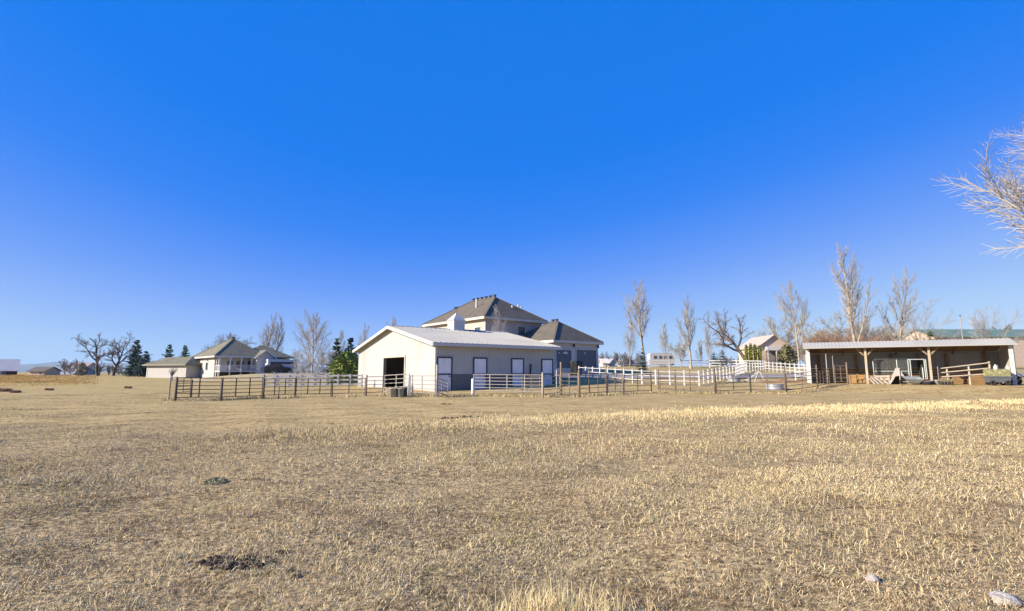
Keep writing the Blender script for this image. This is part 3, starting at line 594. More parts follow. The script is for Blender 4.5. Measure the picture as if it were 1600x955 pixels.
# ------------------------------------------------------------------ the barn
def barn():
    L, Wd, H, RH = 11.72, 16.26, 3.64, 5.40
    r = thing('barn', 'long low white metal barn with a grey side wall, open doorway and roof cupola', 'barn', (-5.72, 38.42, .05), .634)
    tfg = lambda x, y, z: (y, x, z)                                  # gable wall: x runs along local +Y, outside is -X
    tfs = lambda x, y, z: (x, y, z)                                  # side wall: outside is -Y
    big = (5.35, 0, 9.75, 2.72)
    gb = MB(); wall_grid(gb, Wd, H, [big], .15, tfg)
    gb.prism([(0, 0, H), (0, Wd, H), (0, Wd / 2, RH)], (.15, 0, 0))
    ribs(gb, Wd, lambda x: H + (RH - H) * (1 - abs(x - Wd / 2) / (Wd / 2)) - .05, [big], tfg, .30, .05, .012)
    gb.build('gable_wall', barn_wall, r)
    bk = MB(); wall_grid(bk, Wd - .3, H, [], .15, lambda x, y, z: (L - .15 + y, x + .15, z)); bk.prism([(L - .15, .15, H), (L - .15, Wd - .15, H), (L - .15, Wd / 2, RH)], (.15, 0, 0)); bk.build('rear_gable_wall', side_wall_m, r)
    dw = 1.12; doors = [.22, 3.4, 7.1, 10.32]
    hs_ = [(x, .12, x + dw, 2.52) for x in doors]
    sw = MB(); wall_grid(sw, L - .16, H, [(a - .16, b, c - .16, d) for a, b, c, d in hs_], .15, lambda x, y, z: (x + .155, y, z))
    ribs(sw, L - .16, lambda x: H - .12, hs_ and [(a - .28, b - .6, c - .04, d + .1) for a, b, c, d in hs_], lambda x, y, z: (x + .155, y, z), .28, .045, .02, 1.36)
    sw.build('side_wall', side_wall_m, r)
    xs = [.16] + [v for x in doors for v in (x - .11, x + dw + .11)] + [L - .02]
    for i in range(0, len(xs), 2):
        if xs[i + 1] - xs[i] > .05: MB().box(xs[i], -.028, -.35, xs[i + 1], -.003, 1.32).build('wainscot', wains_m, r)
    nw = MB(); nw.box(.16, Wd - .15, -.4, L - .16, Wd, H); nw.build('rear_side_wall', barn_wall, r)
    for x in doors:
        f = MB(); fw = .1
        for q in [(x - fw, .1, x, 2.62), (x + dw, .1, x + dw + fw, 2.62), (x, 2.52, x + dw, 2.62), (x, 1.27, x + dw, 1.36)]: f.box(q[0], -.07, q[1], q[2], .06, q[3])
        fo = f.build('dutch_door', trim_navy, r)
        u = MB().box(x + .004, -.03, 1.365, x + dw - .004, .03, 2.515)
        for k in range(1, 4): u.box(x + k * dw / 4 - .012, -.042, 1.37, x + k * dw / 4 + .012, -.031, 2.51)
        u.build('upper_leaf', door_white, fo)
        w = MB().box(x + .004, -.03, .12, x + dw - .004, .03, 1.265)
        for k in range(1, 4): w.box(x + k * dw / 4 - .012, -.042, .13, x + k * dw / 4 + .012, -.031, 1.26)
        w.build('lower_leaf', door_lower, fo); MB().box(x + dw - .2, -.09, 1.12, x + dw - .06, -.043, 1.18).build('latch', iron, fo)
    ov = .45; sl_ = (RH - H) / (Wd / 2); th = .1
    rf = MB()
    for s in (-1, 1):
        def P(x, u, dz=0): return (x, Wd / 2 + s * u, RH + .12 - sl_ * u + dz)
        u1 = Wd / 2 + ov; rf.prism([P(-ov, 0), P(L + ov, 0), P(L + ov, u1), P(-ov, u1)], (0, 0, -th))
        x = -ov + .12
        while x < L + ov:
            rf.prism([P(x, .12, .001), P(x + .05, .12, .001), P(x + .05, u1 - .02, .001), P(x, u1 - .02, .001)], (0, 0, .03)); x += .46
    rf.build('roof', roof_metal, r)
    MB().prism([(-ov, Wd / 2 - .22, RH + .105), (-ov, Wd / 2, RH + .165), (-ov, Wd / 2 + .22, RH + .105), (-ov, Wd / 2, RH + .135)], (L + 2 * ov, 0, 0)).build('ridge_cap', grey_roof, r)
    fa = MB()
    for s in (-1, 1):
        u1 = Wd / 2 + ov; a = Vector((-ov - .03, Wd / 2, RH - .03)); b = Vector((-ov - .03, Wd / 2 + s * u1, RH - .03 - sl_ * u1)); fa.beam(a, b, .05, .24)
        y = Wd / 2 + s * (u1 + .03); fa.box(-ov, y - .025, RH - sl_ * u1 - .13, L + ov, y + .025, RH - sl_ * u1 + .07)
    fa.build('fascia', trim_white, r)
    MB().box(-.035, -.032, -.35, .155, -.002, H - .05).build('corner_trim', trim_white, r)
    fr = MB()
    for q in [(big[0] - .16, 0, big[0], 2.88), (big[2], 0, big[2] + .16, 2.88), (big[0], 2.72, big[2], 2.88)]: fr.box(-.06, q[0], q[1], .2, q[2], q[3])
    fr.build('door_frame', mat('door_frame_tan', (.40, .37, .33), .7), r)
    MB().box(.2, .2, -.05, L - .2, Wd - .2, .02).build('floor', mat('barn_floor', (.13, .10, .07), .95), r)
    st = MB(); st.box(3.2, 5.6, .02, 3.3, 7.2, 1.5)
    for z in (.3, .6, .9, 1.2): st.box(3.17, 5.6, z, 3.198, 7.2, z + .02)
    st.build('stall_partition', wood_warm, r)
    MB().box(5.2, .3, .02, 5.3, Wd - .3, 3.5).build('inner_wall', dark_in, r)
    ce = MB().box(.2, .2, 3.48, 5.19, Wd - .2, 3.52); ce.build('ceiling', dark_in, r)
    # cupola on the ridge
    cx, cy = 6.45, Wd / 2; c = MB().box(cx - .6, cy - .6, RH - .15, cx + .6, cy + .6, RH + .95); cu = c.build('cupola', mat('cupola_white', (.58, .56, .53), .6), r)
    MB().add([(cx - .70, cy - .70, RH + .952), (cx + .70, cy - .70, RH + .952), (cx + .70, cy + .70, RH + .952), (cx - .70, cy + .70, RH + .952), (cx, cy, RH + 1.72)], [(3, 2, 1, 0), (0, 1, 4), (1, 2, 4), (2, 3, 4), (3, 0, 4)]).build('cap', mat('cupola_cap', (.52, .50, .47), .55), cu)
    lv = MB()
    for k in range(5):
        z = RH + .25 + k * .12; lv.box(cx - .42, cy - .625, z, cx + .42, cy - .602, z + .05); lv.box(cx - .625, cy - .42, z, cx - .602, cy + .42, z + .05)
    lv.build('louvre', trim_white, cu)
    wv = MB(); wv.tube([(cx, cy, RH + 1.7), (cx, cy, RH + 2.3)], .015, 6); wv.tube([(cx - .35, cy + .2, RH + 2.3), (cx + .35, cy - .2, RH + 2.3)], .018, 5)
    wv.prism([(cx - .30, cy + .16, RH + 2.32), (cx - .10, cy + .06, RH + 2.34), (cx + .12, cy - .07, RH + 2.34), (cx + .30, cy - .17, RH + 2.62), (cx + .18, cy - .10, RH + 2.62), (cx + .05, cy - .03, RH + 2.48), (cx - .14, cy + .08, RH + 2.48), (cx - .26, cy + .14, RH + 2.62)], (.02, .03, 0))
    wv.v = [(cx + (x - cx) * .6, cy + (y - cy) * .6, RH + 1.7 + (z - RH - 1.7) * .7) for x, y, z in wv.v]; wv.build('weathervane', iron, cu)
    # stove pipe on the side wall
    MB().tube([(8.95, -.1, 1.2), (9.0, -.1, 2.05), (9.05, -.1, 2.15)], .06, 8).build('vent_pipe', iron, r)
barn()

# ------------------------------------------------------------------ large house and its garage wing
def big_house():
    g = 2.0
    r = thing('stucco_house', 'large cream two storey house with brown hipped roofs and a garage wing behind the barn', 'house', (0, 0, 0), 0)
    def block(ox, oy, an, W1, W2, ez, rz, ins, wm):
        ca, sa = math.cos(an), math.sin(an)
        T = lambda x, y, z: (ox + ca * x - sa * y, oy + sa * x + ca * y, z)
        return T
    an = .683; T = block(-3.369, 62, an, 0, 0, 0, 0, 0, 0)
    def hip(T, W1, W2, ez, rz, ins, tag_):
        vs = [T(0, 0, ez), T(W1, 0, ez), T(W1, W2, ez), T(0, W2, ez), T(0, 0, ez - .22), T(W1, 0, ez - .22), T(W1, W2, ez - .22), T(0, W2, ez - .22), T(W1 / 2, ins, rz), T(W1 / 2, W2 - ins, rz)]
        o = MB().add(vs, [(0, 1, 8), (1, 2, 9, 8), (2, 3, 9), (3, 0, 8, 9)]).build('roof', shingle_tan, r)
        f = MB(); e = .02
        A = [(-e, -e), (W1 + e, -e), (W1 + e, W2 + e), (-e, W2 + e)]
        for i in range(4):
            a, b = A[i], A[(i + 1) % 4]; f.prism([T(*a, ez - .3), T(*b, ez - .3), T(*b, ez - .01), T(*a, ez - .01)], Vector(T(*( .12 if i == 3 else (-.12 if i == 1 else 0), .12 if i == 0 else (-.12 if i == 2 else 0)), 0)) - Vector(T(0, 0, 0)))
        f.build('fascia', mat('cream_trim', (.56, .50, .42), .7), r)
        s = MB(); s.prism([T(.1, .1, ez - .26), T(W1 - .1, .1, ez - .26), T(W1 - .1, W2 - .1, ez - .26), T(.1, W2 - .1, ez - .26)], (0, 0, .03)); s.build('soffit', stucco, r)
        h = MB()
        for a, b in ((0, 8), (1, 8), (2, 9), (3, 9), (8, 9)): h.beam(Vector(vs[a]) + Vector((0, 0, .03)), Vector(vs[b]) + Vector((0, 0, .03)), .22, .1)
        h.build('ridge_tiles', mat('shingle_ridge', (.13, .11, .085), .9), o)
        return o
    W1, W2, ez, rz = 10.566, 15.313, 8.321, 11.653; ov = .6
    rf = hip(T, W1, W2, ez, rz, 4.842, 'main')
    Tw = lambda x, y, z: T(x + ov, y + ov, z)
    w = MB(); LX = W1 - 2 * ov; LY = W2 - 2 * ov
    left = lambda x, y, z: T(ov + y, ov + x, z)
    wl = [(1.0, 5.6, 2.2, 7.1), (5.0, 5.6, 6.4, 7.1), (9.5, 5.6, 10.9, 7.1)]; wr = [(5.2, 6.3, 6.4, 7.4)]
    wall_grid(w, LY, ez - .26, wl, .2, left, g - .6); wall_grid(w, LX - .42, ez - .26, [(a - .21, b, c - .21, d) for a, b, c, d in wr], .2, lambda x, y, z: T(ov + x + .21, ov + y, z), g - .6)
    w.prism([T(W1 - ov - .2, ov, g - .6), T(W1 - ov, ov, g - .6), T(W1 - ov, W2 - ov, g - .6), T(W1 - ov - .2, W2 - ov, g - .6)], (0, 0, ez - .26 - g + .6))
    w.prism([T(ov + .21, W2 - ov - .2, g - .6), T(W1 - ov - .21, W2 - ov - .2, g - .6), T(W1 - ov - .21, W2 - ov, g - .6), T(ov + .21, W2 - ov, g - .6)], (0, 0, ez - .26 - g + .6))
    w.build('wall', stucco, r)
    for q in wl: window(r, left, *q)
    for q in wr: window(r, lambda x, y, z: T(ov + x, ov + y, z), *q)
    for k in range(6):                                                # ridge vents
        y = 4.9 + k * 1.0; c = T(W1 / 2, y, rz + .08)
        MB().lathe([(.19, 0), (.19, .18), (.26, .2), (.2, .3), (0, .33)], 10, c).build('roof_vent', mat('vent_dark', (.06, .055, .05), .6), rf)
    MB().tube([T(2.9, 5.8, rz - 1.7), T(2.9, 5.8, rz - .35)], .13, 10).build('flue', trim_white, rf)
    MB().tube([T(8.6, 3.3, rz - 2.2), T(8.6, 3.3, rz - 1.1)], .09, 8).build('vent_pipe', trim_white, rf)
    for x, y in ((6.5, 2.6), (7.9, 3.0)): MB().lathe([(.12, 0), (.12, .3), (0, .34)], 8, T(x, y, ez + (rz - ez) * y / 4.84 * 1.0)).build('vent_pipe', trim_white, rf)
    # garage wing
    T2 = block(4.893, 60.0, .679, 0, 0, 0, 0, 0, 0); W1, W2, ez, rz = 8.741, 9.219, 5.296, 7.979
    rf2 = hip(T2, W1, W2, ez, rz, 3.782, 'wing'); ov = .5
    dr = [(.35, g, 2.85, g + 2.15), (3.75, g, 7.35, g + 2.25)]
    w = MB(); fr = lambda x, y, z: T2(ov + x, ov + y, z); lf = lambda x, y, z: T2(ov + y, ov + x, z)
    wall_grid(w, W1 - 2 * ov, ez - .26, dr, .25, fr, g - .9)
    w.build('garage_wall', stucco_shade, r)
    w = MB(); wall_grid(w, W2 - 2 * ov - .26, ez - .26, [], .2, lambda x, y, z: T2(ov + y, ov + x + .26, z), g - .9)
    w.prism([T2(W1 - ov - .2, ov + .26, g - .9), T2(W1 - ov, ov + .26, g - .9), T2(W1 - ov, W2 - ov, g - .9), T2(W1 - ov - .2, W2 - ov, g - .9)], (0, 0, ez - .26 - g + .9))
    w.build('garage_side_wall', stucco, r)
    for q in dr:
        d = MB(); d.prism([fr(q[0], .08, q[1]), fr(q[2], .08, q[1]), fr(q[2], .08, q[3]), fr(q[0], .08, q[3])], Vector(fr(0, .14, 0)) - Vector(fr(0, 0, 0)))
        for k in range(1, 5):
            z = q[1] + (q[3] - q[1]) * k / 5; d.prism([fr(q[0], .08, z), fr(q[2], .08, z), fr(q[2], .08, z + .03), fr(q[0], .08, z + .03)], Vector(fr(0, -.02, 0)) - Vector(fr(0, 0, 0)))
        do = d.build('garage_door', garage_dark, r)
        nn = 2 if q[2] - q[0] < 3 else 1
        for k in range(nn if nn == 2 else 1):
            cx = q[0] + (q[2] - q[0]) * ((.22, .64)[k] if nn == 2 else .45); ww = (.16, .42)[k] if nn == 2 else .2
            pl = [fr(cx + ww * math.cos(t * math.pi / 8), .05, q[3] - .42 + (.26 if ww > .3 else .14) * math.sin(t * math.pi / 8)) for t in range(9)]
            MB().prism(pl, Vector(fr(0, .01, 0)) - Vector(fr(0, 0, 0))).build('arched_window', glass_pale, do)
    tr = MB()
    for q in dr:
        for a in ((q[0] - .18, q[0]), (q[2], q[2] + .18)): tr.prism([fr(a[0], 0, g - .1), fr(a[1], 0, g - .1), fr(a[1], 0, q[3]), fr(a[0], 0, q[3])], Vector(fr(0, -.05, 0)) - Vector(fr(0, 0, 0)))
        tr.prism([fr(q[0] - .18, 0, q[3]), fr(q[2] + .18, 0, q[3]), fr(q[2] + .18, 0, q[3] + .22), fr(q[0] - .18, 0, q[3] + .22)], Vector(fr(0, -.06, 0)) - Vector(fr(0, 0, 0)))
    tr.build('garage_trim', mat('grey_trim', (.42, .43, .44), .7), r)
    for x in (3.25, 7.65):
        la = MB().lathe([(.05, 0), (.11, .05), (.11, .3), (.02, .42)], 8, fr(x, -.14, g + 2.55)); la.tube([fr(x, -.14, g + 2.9), fr(x, 0, g + 2.9)], .02, 5); la.build('wall_lamp', iron, r)
    for k in range(2):
        MB().lathe([(.19, 0), (.19, .18), (.26, .2), (.2, .3), (0, .33)], 10, T2(W1 / 2, 4.0 + k * .7, rz + .06)).build('roof_vent', MATS['vent_dark'], rf2)
big_house()
def trash_cart():
    b = gat(901, 58.3); b.z = ground(b.x, b.y); r = thing('trash_cart', 'black wheeled trash cart in front of the dark garage doors', 'trash cart', b, .68)
    m = MB(); m.add([(-.42, -.4, .1), (.42, -.4, .1), (.42, .42, .1), (-.42, .42, .1), (-.52, -.5, 1.5), (.52, -.5, 1.5), (.52, .5, 1.5), (-.52, .5, 1.5)], [(3, 2, 1, 0), (4, 5, 6, 7), (0, 1, 5, 4), (1, 2, 6, 5), (2, 3, 7, 6), (3, 0, 4, 7)]); m.build('body', black_plastic, r)
    m = MB(); m.add([(-.56, -.55, 1.505), (.56, -.55, 1.505), (.56, .55, 1.505), (-.56, .55, 1.505), (-.42, -.4, 1.72), (.42, -.4, 1.72), (.42, .45, 1.78), (-.42, .45, 1.78)], [(3, 2, 1, 0), (4, 5, 6, 7), (0, 1, 5, 4), (1, 2, 6, 5), (2, 3, 7, 6), (3, 0, 4, 7)]); m.build('lid', black_plastic, r)
    for s in (-.45, .45): MB().torus((s, .42, .14), (1, 0, 0), .09, .05, 14, 6).build('wheel', rubber, r)
trash_cart()

# ------------------------------------------------------------------ the porch house on the left
def porch_house():
    an = .755; ox, oy = -48.6, 84.0; ca, sa = math.cos(an), math.sin(an)
    g = ground(ox, oy)
    r = thing('porch_house', 'white walkout house with an olive hipped roof, covered porch and railed deck', 'house', (ox, oy, 0), an)
    W1, W2, ez, rz = 8.2, 17.0, 4.24, 7.42
    ov = .7
    rf, rd = hip_roof('roof', shingle_olive, r, 0, 0, W1, W2, ez, rz, 5.6, ins2=9.6)
    h = MB()
    for a, b in (((0, 0, ez), (*rd[0], rz)), ((W1, 0, ez), (*rd[0], rz)), ((0, W2, ez), (*rd[1], rz)), ((*rd[0], rz), (*rd[1], rz))): h.beam((a[0], a[1], a[2] + .03), (b[0], b[1], b[2] + .03), .2, .08)
    h.build('ridge_tiles', mat('olive_ridge', (.15, .14, .10), .9), rf)
    MB().box(rd[0][0] - .3, rd[0][1] + .1, rz - .35, rd[0][0] + .3, rd[0][1] + .7, rz + .3).build('chimney', mat('chimney_dark', (.12, .11, .10), .9), rf)
    f = MB()
    for q in [(-.02, -.03, W1 + .02, 0), (-.03, 0, 0, W2)]: f.box(q[0], q[1], ez - .27, q[2], q[3], ez - .02)
    f.build('fascia', trim_white, r)
    zb = g - .6; pd = 2.2                                             # porch depth, porch faces local -Y
    lt = [(4.2, 1.9, 5.6, 3.2), (8.0, 1.9, 9.4, 3.2), (4.3, 3.45, 5.1, 3.8)]
    w = MB(); wall_grid(w, W2 - .1 - pd - .4, ez - .21, lt, .2, lambda x, y, z: (ov + y, pd + .4 + x, z), zb)
    w.build('wall', siding_cream, r)
    for q in lt: window(r, lambda x, y, z: (ov + y, pd + .4 + x, z), *q)
    fl = 1.75
    pw = [(1.6, fl + .15, 2.5, 3.4), (3.0, fl + .15, 4.2, 3.4), (4.8, fl + .05, 5.6, 3.5)]
    w = MB(); wall_grid(w, W1 - .1 - ov - .21, ez - .21, pw, .2, lambda x, y, z: (ov + .21 + x, pd + y, z), zb)
    w.build('porch_wall', siding_shade, r)
    for q in pw: window(r, lambda x, y, z: (ov + .21 + x, pd + y, z), *q)
    MB().box(ov, -.9, fl - .18, 6.2, pd - .02, fl).build('deck', trim_white, r)
    MB().box(ov + .3, pd - .06, zb, 6.0, pd - .01, fl - .2).build('under_deck_shade', dark_in, r)  # dark sheet before the wall, stands in for shade under the deck
    for x in (ov + .1, 2.4, 4.1, 5.7):
        MB().box(x - .11, -.12, zb, x + .11, .1, ez - .28).build('porch_post', trim_white, r)
    rl = MB(); rl.box(ov, -.9, fl + .86, 6.2, -.82, fl + .94); rl.box(ov, -.88, fl + .08, 6.2, -.84, fl + .13); rl.box(ov, -.82, fl + .86, ov + .07, pd, fl + .94)
    x = ov + .1
    while x < 6.2: rl.box(x, -.88, fl + .13, x + .05, -.84, fl + .86); x += .16
    y = -.7
    while y < pd: rl.box(ov + .02, y, fl, ov + .06, y + .05, fl + .86); y += .16
    rl.build('railing', white_paint, r)
    # gabled garage wing
    x0, x1 = 6.25, 9.0; y0 = -.9; gz = 4.0; pk = 5.15
    gw = MB(); dh = [(.6, 1.3, 2.2, 3.2)]; wall_grid(gw, x1 - x0, gz, dh, .2, lambda x, y, z: (x0 + x, y0 + y, z), zb); gw.prism([(x0, y0, gz), (x1, y0, gz), ((x0 + x1) / 2, y0, pk)], (0, .2, 0))
    gw.box(x0, y0 + .21, zb, x0 + .2, pd - .02, gz); gw.box(x1 - .2, y0 + .21, zb, x1, pd - .02, gz); gw.build('garage_wall', siding_shade, r)
    MB().box(x0 + .6, y0 + .08, 1.3, x0 + 2.2, y0 + .14, 3.2).build('garage_door', garage_blue, r)
    gr = MB()
    for s in (-1, 1):
        c = (x0 + x1) / 2; gr.prism([(c, y0 - .4, pk + .2), (c + s * 1.75, y0 - .4, gz - .05), (c + s * 1.75, y0 + 6, gz - .05), (c, y0 + 6, pk + .2)], (0, 0, -.14))
    gr.build('garage_roof', shingle_olive, r)
    rt = MB()
    for s in (-1, 1): c = (x0 + x1) / 2; rt.beam((c, y0 - .43, pk + .1), (c + s * 1.75, y0 - .43, gz - .15), .06, .22)
    rt.build('rake_trim', trim_white, r)
    # right hand block
    a0, a1 = 9.01, 12.3; hip_roof('roof', shingle_olive, r, a0 - 4.5, .2, a1 + .6, 9.5, 4.2, 6.4, 3.9, 'x', .2)
    rw = MB(); wall_grid(rw, a1 - a0, 3.9, [(1.0, 1.9, 2.4, 3.0)], .2, lambda x, y, z: (a0 + x, .7 + y, z), zb); rw.box(a1 - .2, .92, zb, a1, 9, 3.9); rw.build('side_wing_wall', siding_shade, r)
    window(r, lambda x, y, z: (a0 + x, .7 + y, z), 1.0, 1.9, 2.4, 3.0)
    # bank of soil hiding the drop below the garage
porch_house()
def bank():
    mb = MB(); n = 24; m = 14; c = gat(432, 80)
    for i in range(n + 1):
        for j in range(m + 1):
            u = i / n * 2 - 1; v = j / m * 2 - 1; x = c.x + u * 11; y = c.y + v * 6 + u * 3
            h = max(0, 1 - u * u) ** .8 * max(0, 1 - v * v) ** .8 * 1.0; mb.v.append((x, y, ground(x, y) - .06 + h))
    for i in range(n):
        for j in range(m): a = i * (m + 1) + j; mb.f.append((a, a + m + 1, a + m + 2, a + 1))
    o = mb.build('grass_bank', mat('bank_grass', (.42, .33, .17), .95, .2, 2, bump=.6), None, True); o['kind'] = 'structure'
bank()
def outbuilding():
    a = gat(229, 96); b = gat(290, 91); an = math.atan2(b.y - a.y, b.x - a.x); L = (b.xy - a.xy).length
    z0 = ground(a.x, a.y); z1 = at(229, 571.5, 96).z; D = 4.6
    r = thing('outbuilding', 'long low cream outbuilding with an olive hipped roof left of the porch house', 'outbuilding', (a.x, a.y, 0), an)
    w = MB(); wall_grid(w, L, z1, [], .2, lambda x, y, z: (x, y, z), z0 - 1); w.box(0, .21, z0 - 1, .2, D, z1); w.box(L - .2, .21, z0 - 1, L, D, z1); w.box(.21, D - .2, z0 - 1, L - .21, D, z1)
    ribs(w, L, lambda x: z1 - .02, [], lambda x, y, z: (x, y, z), .45, .04, .015, z0); w.build('wall', siding_cream, r)
    hip_roof('roof', shingle_olive, r, -.6, -.6, L + .6, D + .6, z1 + .2, z1 + 1.6, 2.7, 'x')
    MB().box(-.62, -.64, z1 - .03, L + .62, -.605, z1 + .21).build('fascia', mat('olive_fascia', (.20, .19, .15), .7), r)
    MB().box(-.1, -.045, z0 - .5, .12, -.02, z1 - .02).build('corner_trim', trim_white, r)
outbuilding()

def simple_house(name, label, cat, px0, px1, Y, top, eave, wm, rm, D=7, base=None, group=None, win=(), ang=0, gable_front=False, drop=.5):
    a = gat(px0, Y); b = gat(px1, Y); L = b.x - a.x
    if ang: a = b - Vector((math.cos(ang), math.sin(ang), 0)) * L
    zb = ground((a.x + b.x) / 2, Y); ze = at(px0, eave, Y).z; zt = at((px0 + px1) / 2, top, Y).z
    r = thing(name, label, cat, (a.x, a.y, 0), ang, group)
    w = MB(); wall_grid(w, L, ze, list(win), .15, lambda x, y, z: (x, y, z), zb - drop)
    w.box(0, .151, zb - drop, .15, D, ze); w.box(L - .15, .151, zb - drop, L, D, ze); w.box(.151, D - .15, zb - drop, L - .151, D, ze)
    if gable_front: w.prism([(0, 0, ze), (L, 0, ze), (L / 2, 0, zt - .12)], (0, .15, 0))
    else:
        for x in (0, L - .15): w.prism([(x, 0, ze), (x, D, ze), (x, D / 2, zt - .12)], (.15, 0, 0))
    w.build('wall', wm, r)
    f = MB(); o = .45
    for s in (-1, 1):
        if gable_front:
            k = (zt - ze) / (L / 2); f.prism([(L / 2, -o, zt), (L / 2 + s * (L / 2 + o), -o, ze - k * o), (L / 2 + s * (L / 2 + o), D + o, ze - k * o), (L / 2, D + o, zt)], (0, 0, -.12))
        else:
            k = (zt - ze) / (D / 2); f.prism([(-o, D / 2, zt), (-o, D / 2 + s * (D / 2 + o), ze - k * o), (L + o, D / 2 + s * (D / 2 + o), ze - k * o), (L + o, D / 2, zt)], (0, 0, -.12))
    f.build('roof', rm, r)
    for q in win: window(r, lambda x, y, z: (x, y, z), *q)
    return r, L, zb, ze
white_roof = mat('white_sheet_roof', (.66, .57, .48), .5, .05, .5)
r_, L_, zb_, ze_ = simple_house('red_barn', 'dark red barn with a broad white roof at the far left edge', 'barn', -45, 26, 150, 561, 578, red_wall, white_roof, 10, win=[(9.2, .9, 10.6, 2.0)], ang=.78)
MB().box(L_ - 4.6, -.05, .4, L_ - 3.2, -.01, ze_ - .1).build('sliding_door', trim_white, r_)
simple_house('cabin', 'small tan cabin with a dark roof and small black window in the far left field', 'cabin', 44, 68, 140, 573, 579, tan_wall, mat('cabin_roof', (.13, .115, .10), .9), 5, win=[(2.9, 1.0, 3.5, 1.6)])
simple_house('long_shed', 'long grey sheet metal shed right of the small tan cabin', 'shed', 81, 112, 160, 573, 584, grey_roof, grey_roof, 10)
simple_house('brick_cottage', 'pinkish cottage mostly hidden behind the dark cottonwoods', 'cottage', 100, 128, 170, 566, 576, tan_wall, mat('pink_roof', (.34, .25, .23), .9), 7)
r_, L_, zb_, ze_ = simple_house('gabled_house', 'tan gabled house behind the white rails, right of the columnar green row', 'house', 1187, 1238, 104, 523, 541, tan_wall, mat('pale_shingle', (.42, .35, .29), .9, .15, 2), 9, win=[(3.0, 5.4, 3.7, 6.5)], gable_front=True)
MB().box(1.4, -1.0, ze_ - .9, 5.2, -.01, ze_ - .15).build('porch_roof', trim_white, r_)
MB().box(1.6, -.06, zb_, 5.0, -.005, ze_ - .95).build('porch_recess_shade', mat('recess_shade_tan', (.22, .18, .15), .9), r_)  # flat darker sheet on the wall, the porch shade put into its colour
for x in (1.6, 3.3, 5.0): MB().box(x - .1, -.95, zb_ - .4, x + .1, -.75, ze_ - .91).build('porch_post', trim_white, r_)
simple_house('green_roofed_barn', 'long building with a green metal roof and tan wall behind the shed at right', 'barn', 1466, 1640, 110, 512, 525, tan_wall, green_roof, 9)
simple_house('grey_cottage', 'tiny grey roofed cottage right of the garage wing', 'cottage', 953, 966, 140, 560, 567, trim_white, grey_roof, 6, gable_front=True)
simple_house('white_hall', 'low white building between the garage wing and the tall poplar', 'building', 972, 1000, 150, 562, 569, trim_white, white_roof, 8)
simple_house('white_store', 'small white roofed store at the right edge of the garage wing', 'building', 942, 951, 135, 560, 566, trim_white, white_roof, 5)
def camper():
    a = gat(1017, 98); b = gat(1056, 98); L = b.x - a.x; z = ground(a.x, a.y)
    r = thing('travel_trailer', 'long white travel trailer with a rounded end beyond the white rails', 'trailer', (a.x, a.y, z), 0)
    pf = [(0, .45), (L - .9, .45), (L - .1, .9), (L, 1.6), (L - .25, 2.25), (L - .9, 2.65), (.3, 2.65), (0, 2.4)]
    MB().prism([(x, 0, q) for x, q in pf], (0, 2.4, 0)).build('body', mat('trailer_skin', (.40, .39, .39), .5, .05, 2), r)
    for x in (.7, 1.7, 2.6, 3.6):
        if x < L - 1: MB().box(x, -.03, 1.55, x + .6, -.002, 2.1).build('window', glass, r)
    for x in (L * .45, L * .6): MB().torus((x, .1, .34), (0, 1, 0), .24, .1, 16, 8).build('wheel', rubber, r)
camper()
def car():
    b = gat(431, 86.5); b.z += .95; r = thing('parked_car', 'dark navy car parked beside the porch house garage', 'car', b, .75)
    bd = [(-2.2, .3), (2.2, .3), (2.25, .75), (1.9, .92), (1.0, .98), (.45, 1.45), (-1.1, 1.48), (-1.9, 1.0), (-2.25, .9)]
    MB().prism([(x, -.85, z) for x, z in bd], (0, 1.7, 0)).build('body', car_blue, r)
    MB().prism([(x, -.86, z) for x, z in [(.85, .98), (.4, 1.38), (-1.05, 1.41), (-1.6, 1.02)]], (0, .008, 0)).build('window', glass, r)
    for x in (-1.4, 1.4):
        for y in (-.8, .8): MB().torus((x, y, .33), (0, 1, 0), .22, .11, 16, 8).build('wheel', rubber, r)
    b2 = gat(437, 89.5); b2.z += .95; r = thing('horse_trailer', 'white box trailer standing behind the dark car at the porch house', 'trailer', b2, .75)
    MB().prism([(x, -1, z) for x, z in [(-2.4, .5), (2.4, .5), (2.6, 1.2), (2.3, 2.2), (-2.4, 2.3)]], (0, 2, 0)).build('body', white_plastic, r)
    MB().box(-2.0, -1.02, 1.5, 1.8, -1.002, 1.85).build('window', glass, r)
    for x in (-.5, .5): MB().torus((x, -.95, .33), (0, 1, 0), .22, .11, 16, 8).build('wheel', rubber, r)
car()

# ------------------------------------------------------------------ corral panels and posts
def panel(p, q, H, rails, label, m, rr=.028, stays=1, low=.18, dz=(0, 0), mesh=False, name='corral_fence', cat='fence', group='corral panels', gate=False, rb=None):
    p = Vector(p); q = Vector(q); L = (q.xy - p.xy).length; rz = math.atan2(q.y - p.y, q.x - p.x)
    r = thing(name, label, cat, p, rz, group); s = q.z - p.z
    for i in range(rails):
        z = low + (H - low) * i / (rails - 1)
        MB().tube([(.04, 0, z + dz[0]), (L - .04, 0, z + s + dz[1])], rr * (1.15 if i in (0, rails - 1) else 1), 6).build('rail', m, r)
    for x in (.04, L - .04): MB().tube([(x, 0, -.06 + s * x / L), (x, 0, H + .04 + s * x / L + (dz[0] if x < 1 else dz[1]))], rr * 1.35, 7).build('post', m, r)
    for k in range(stays):
        x = L * (k + 1) / (stays + 1); MB().box(x - .03, -.012, low + s * x / L + dz[0] * (1 - x / L), x + .03, .012, H + s * x / L + dz[1] * x / L).build('stay', m, r)
    if mesh:
        w = MB(); x = .1
        while x < L * .98:
            w.tube([(x, .02, low), (x, .02, H)], .007, 3); x += .11
        z = low
        while z < H: w.tube([(.06, .02, z), (L - .06, .02, z)], .007, 3); z += .11
        w.build('wire_mesh', m, r)
    return r
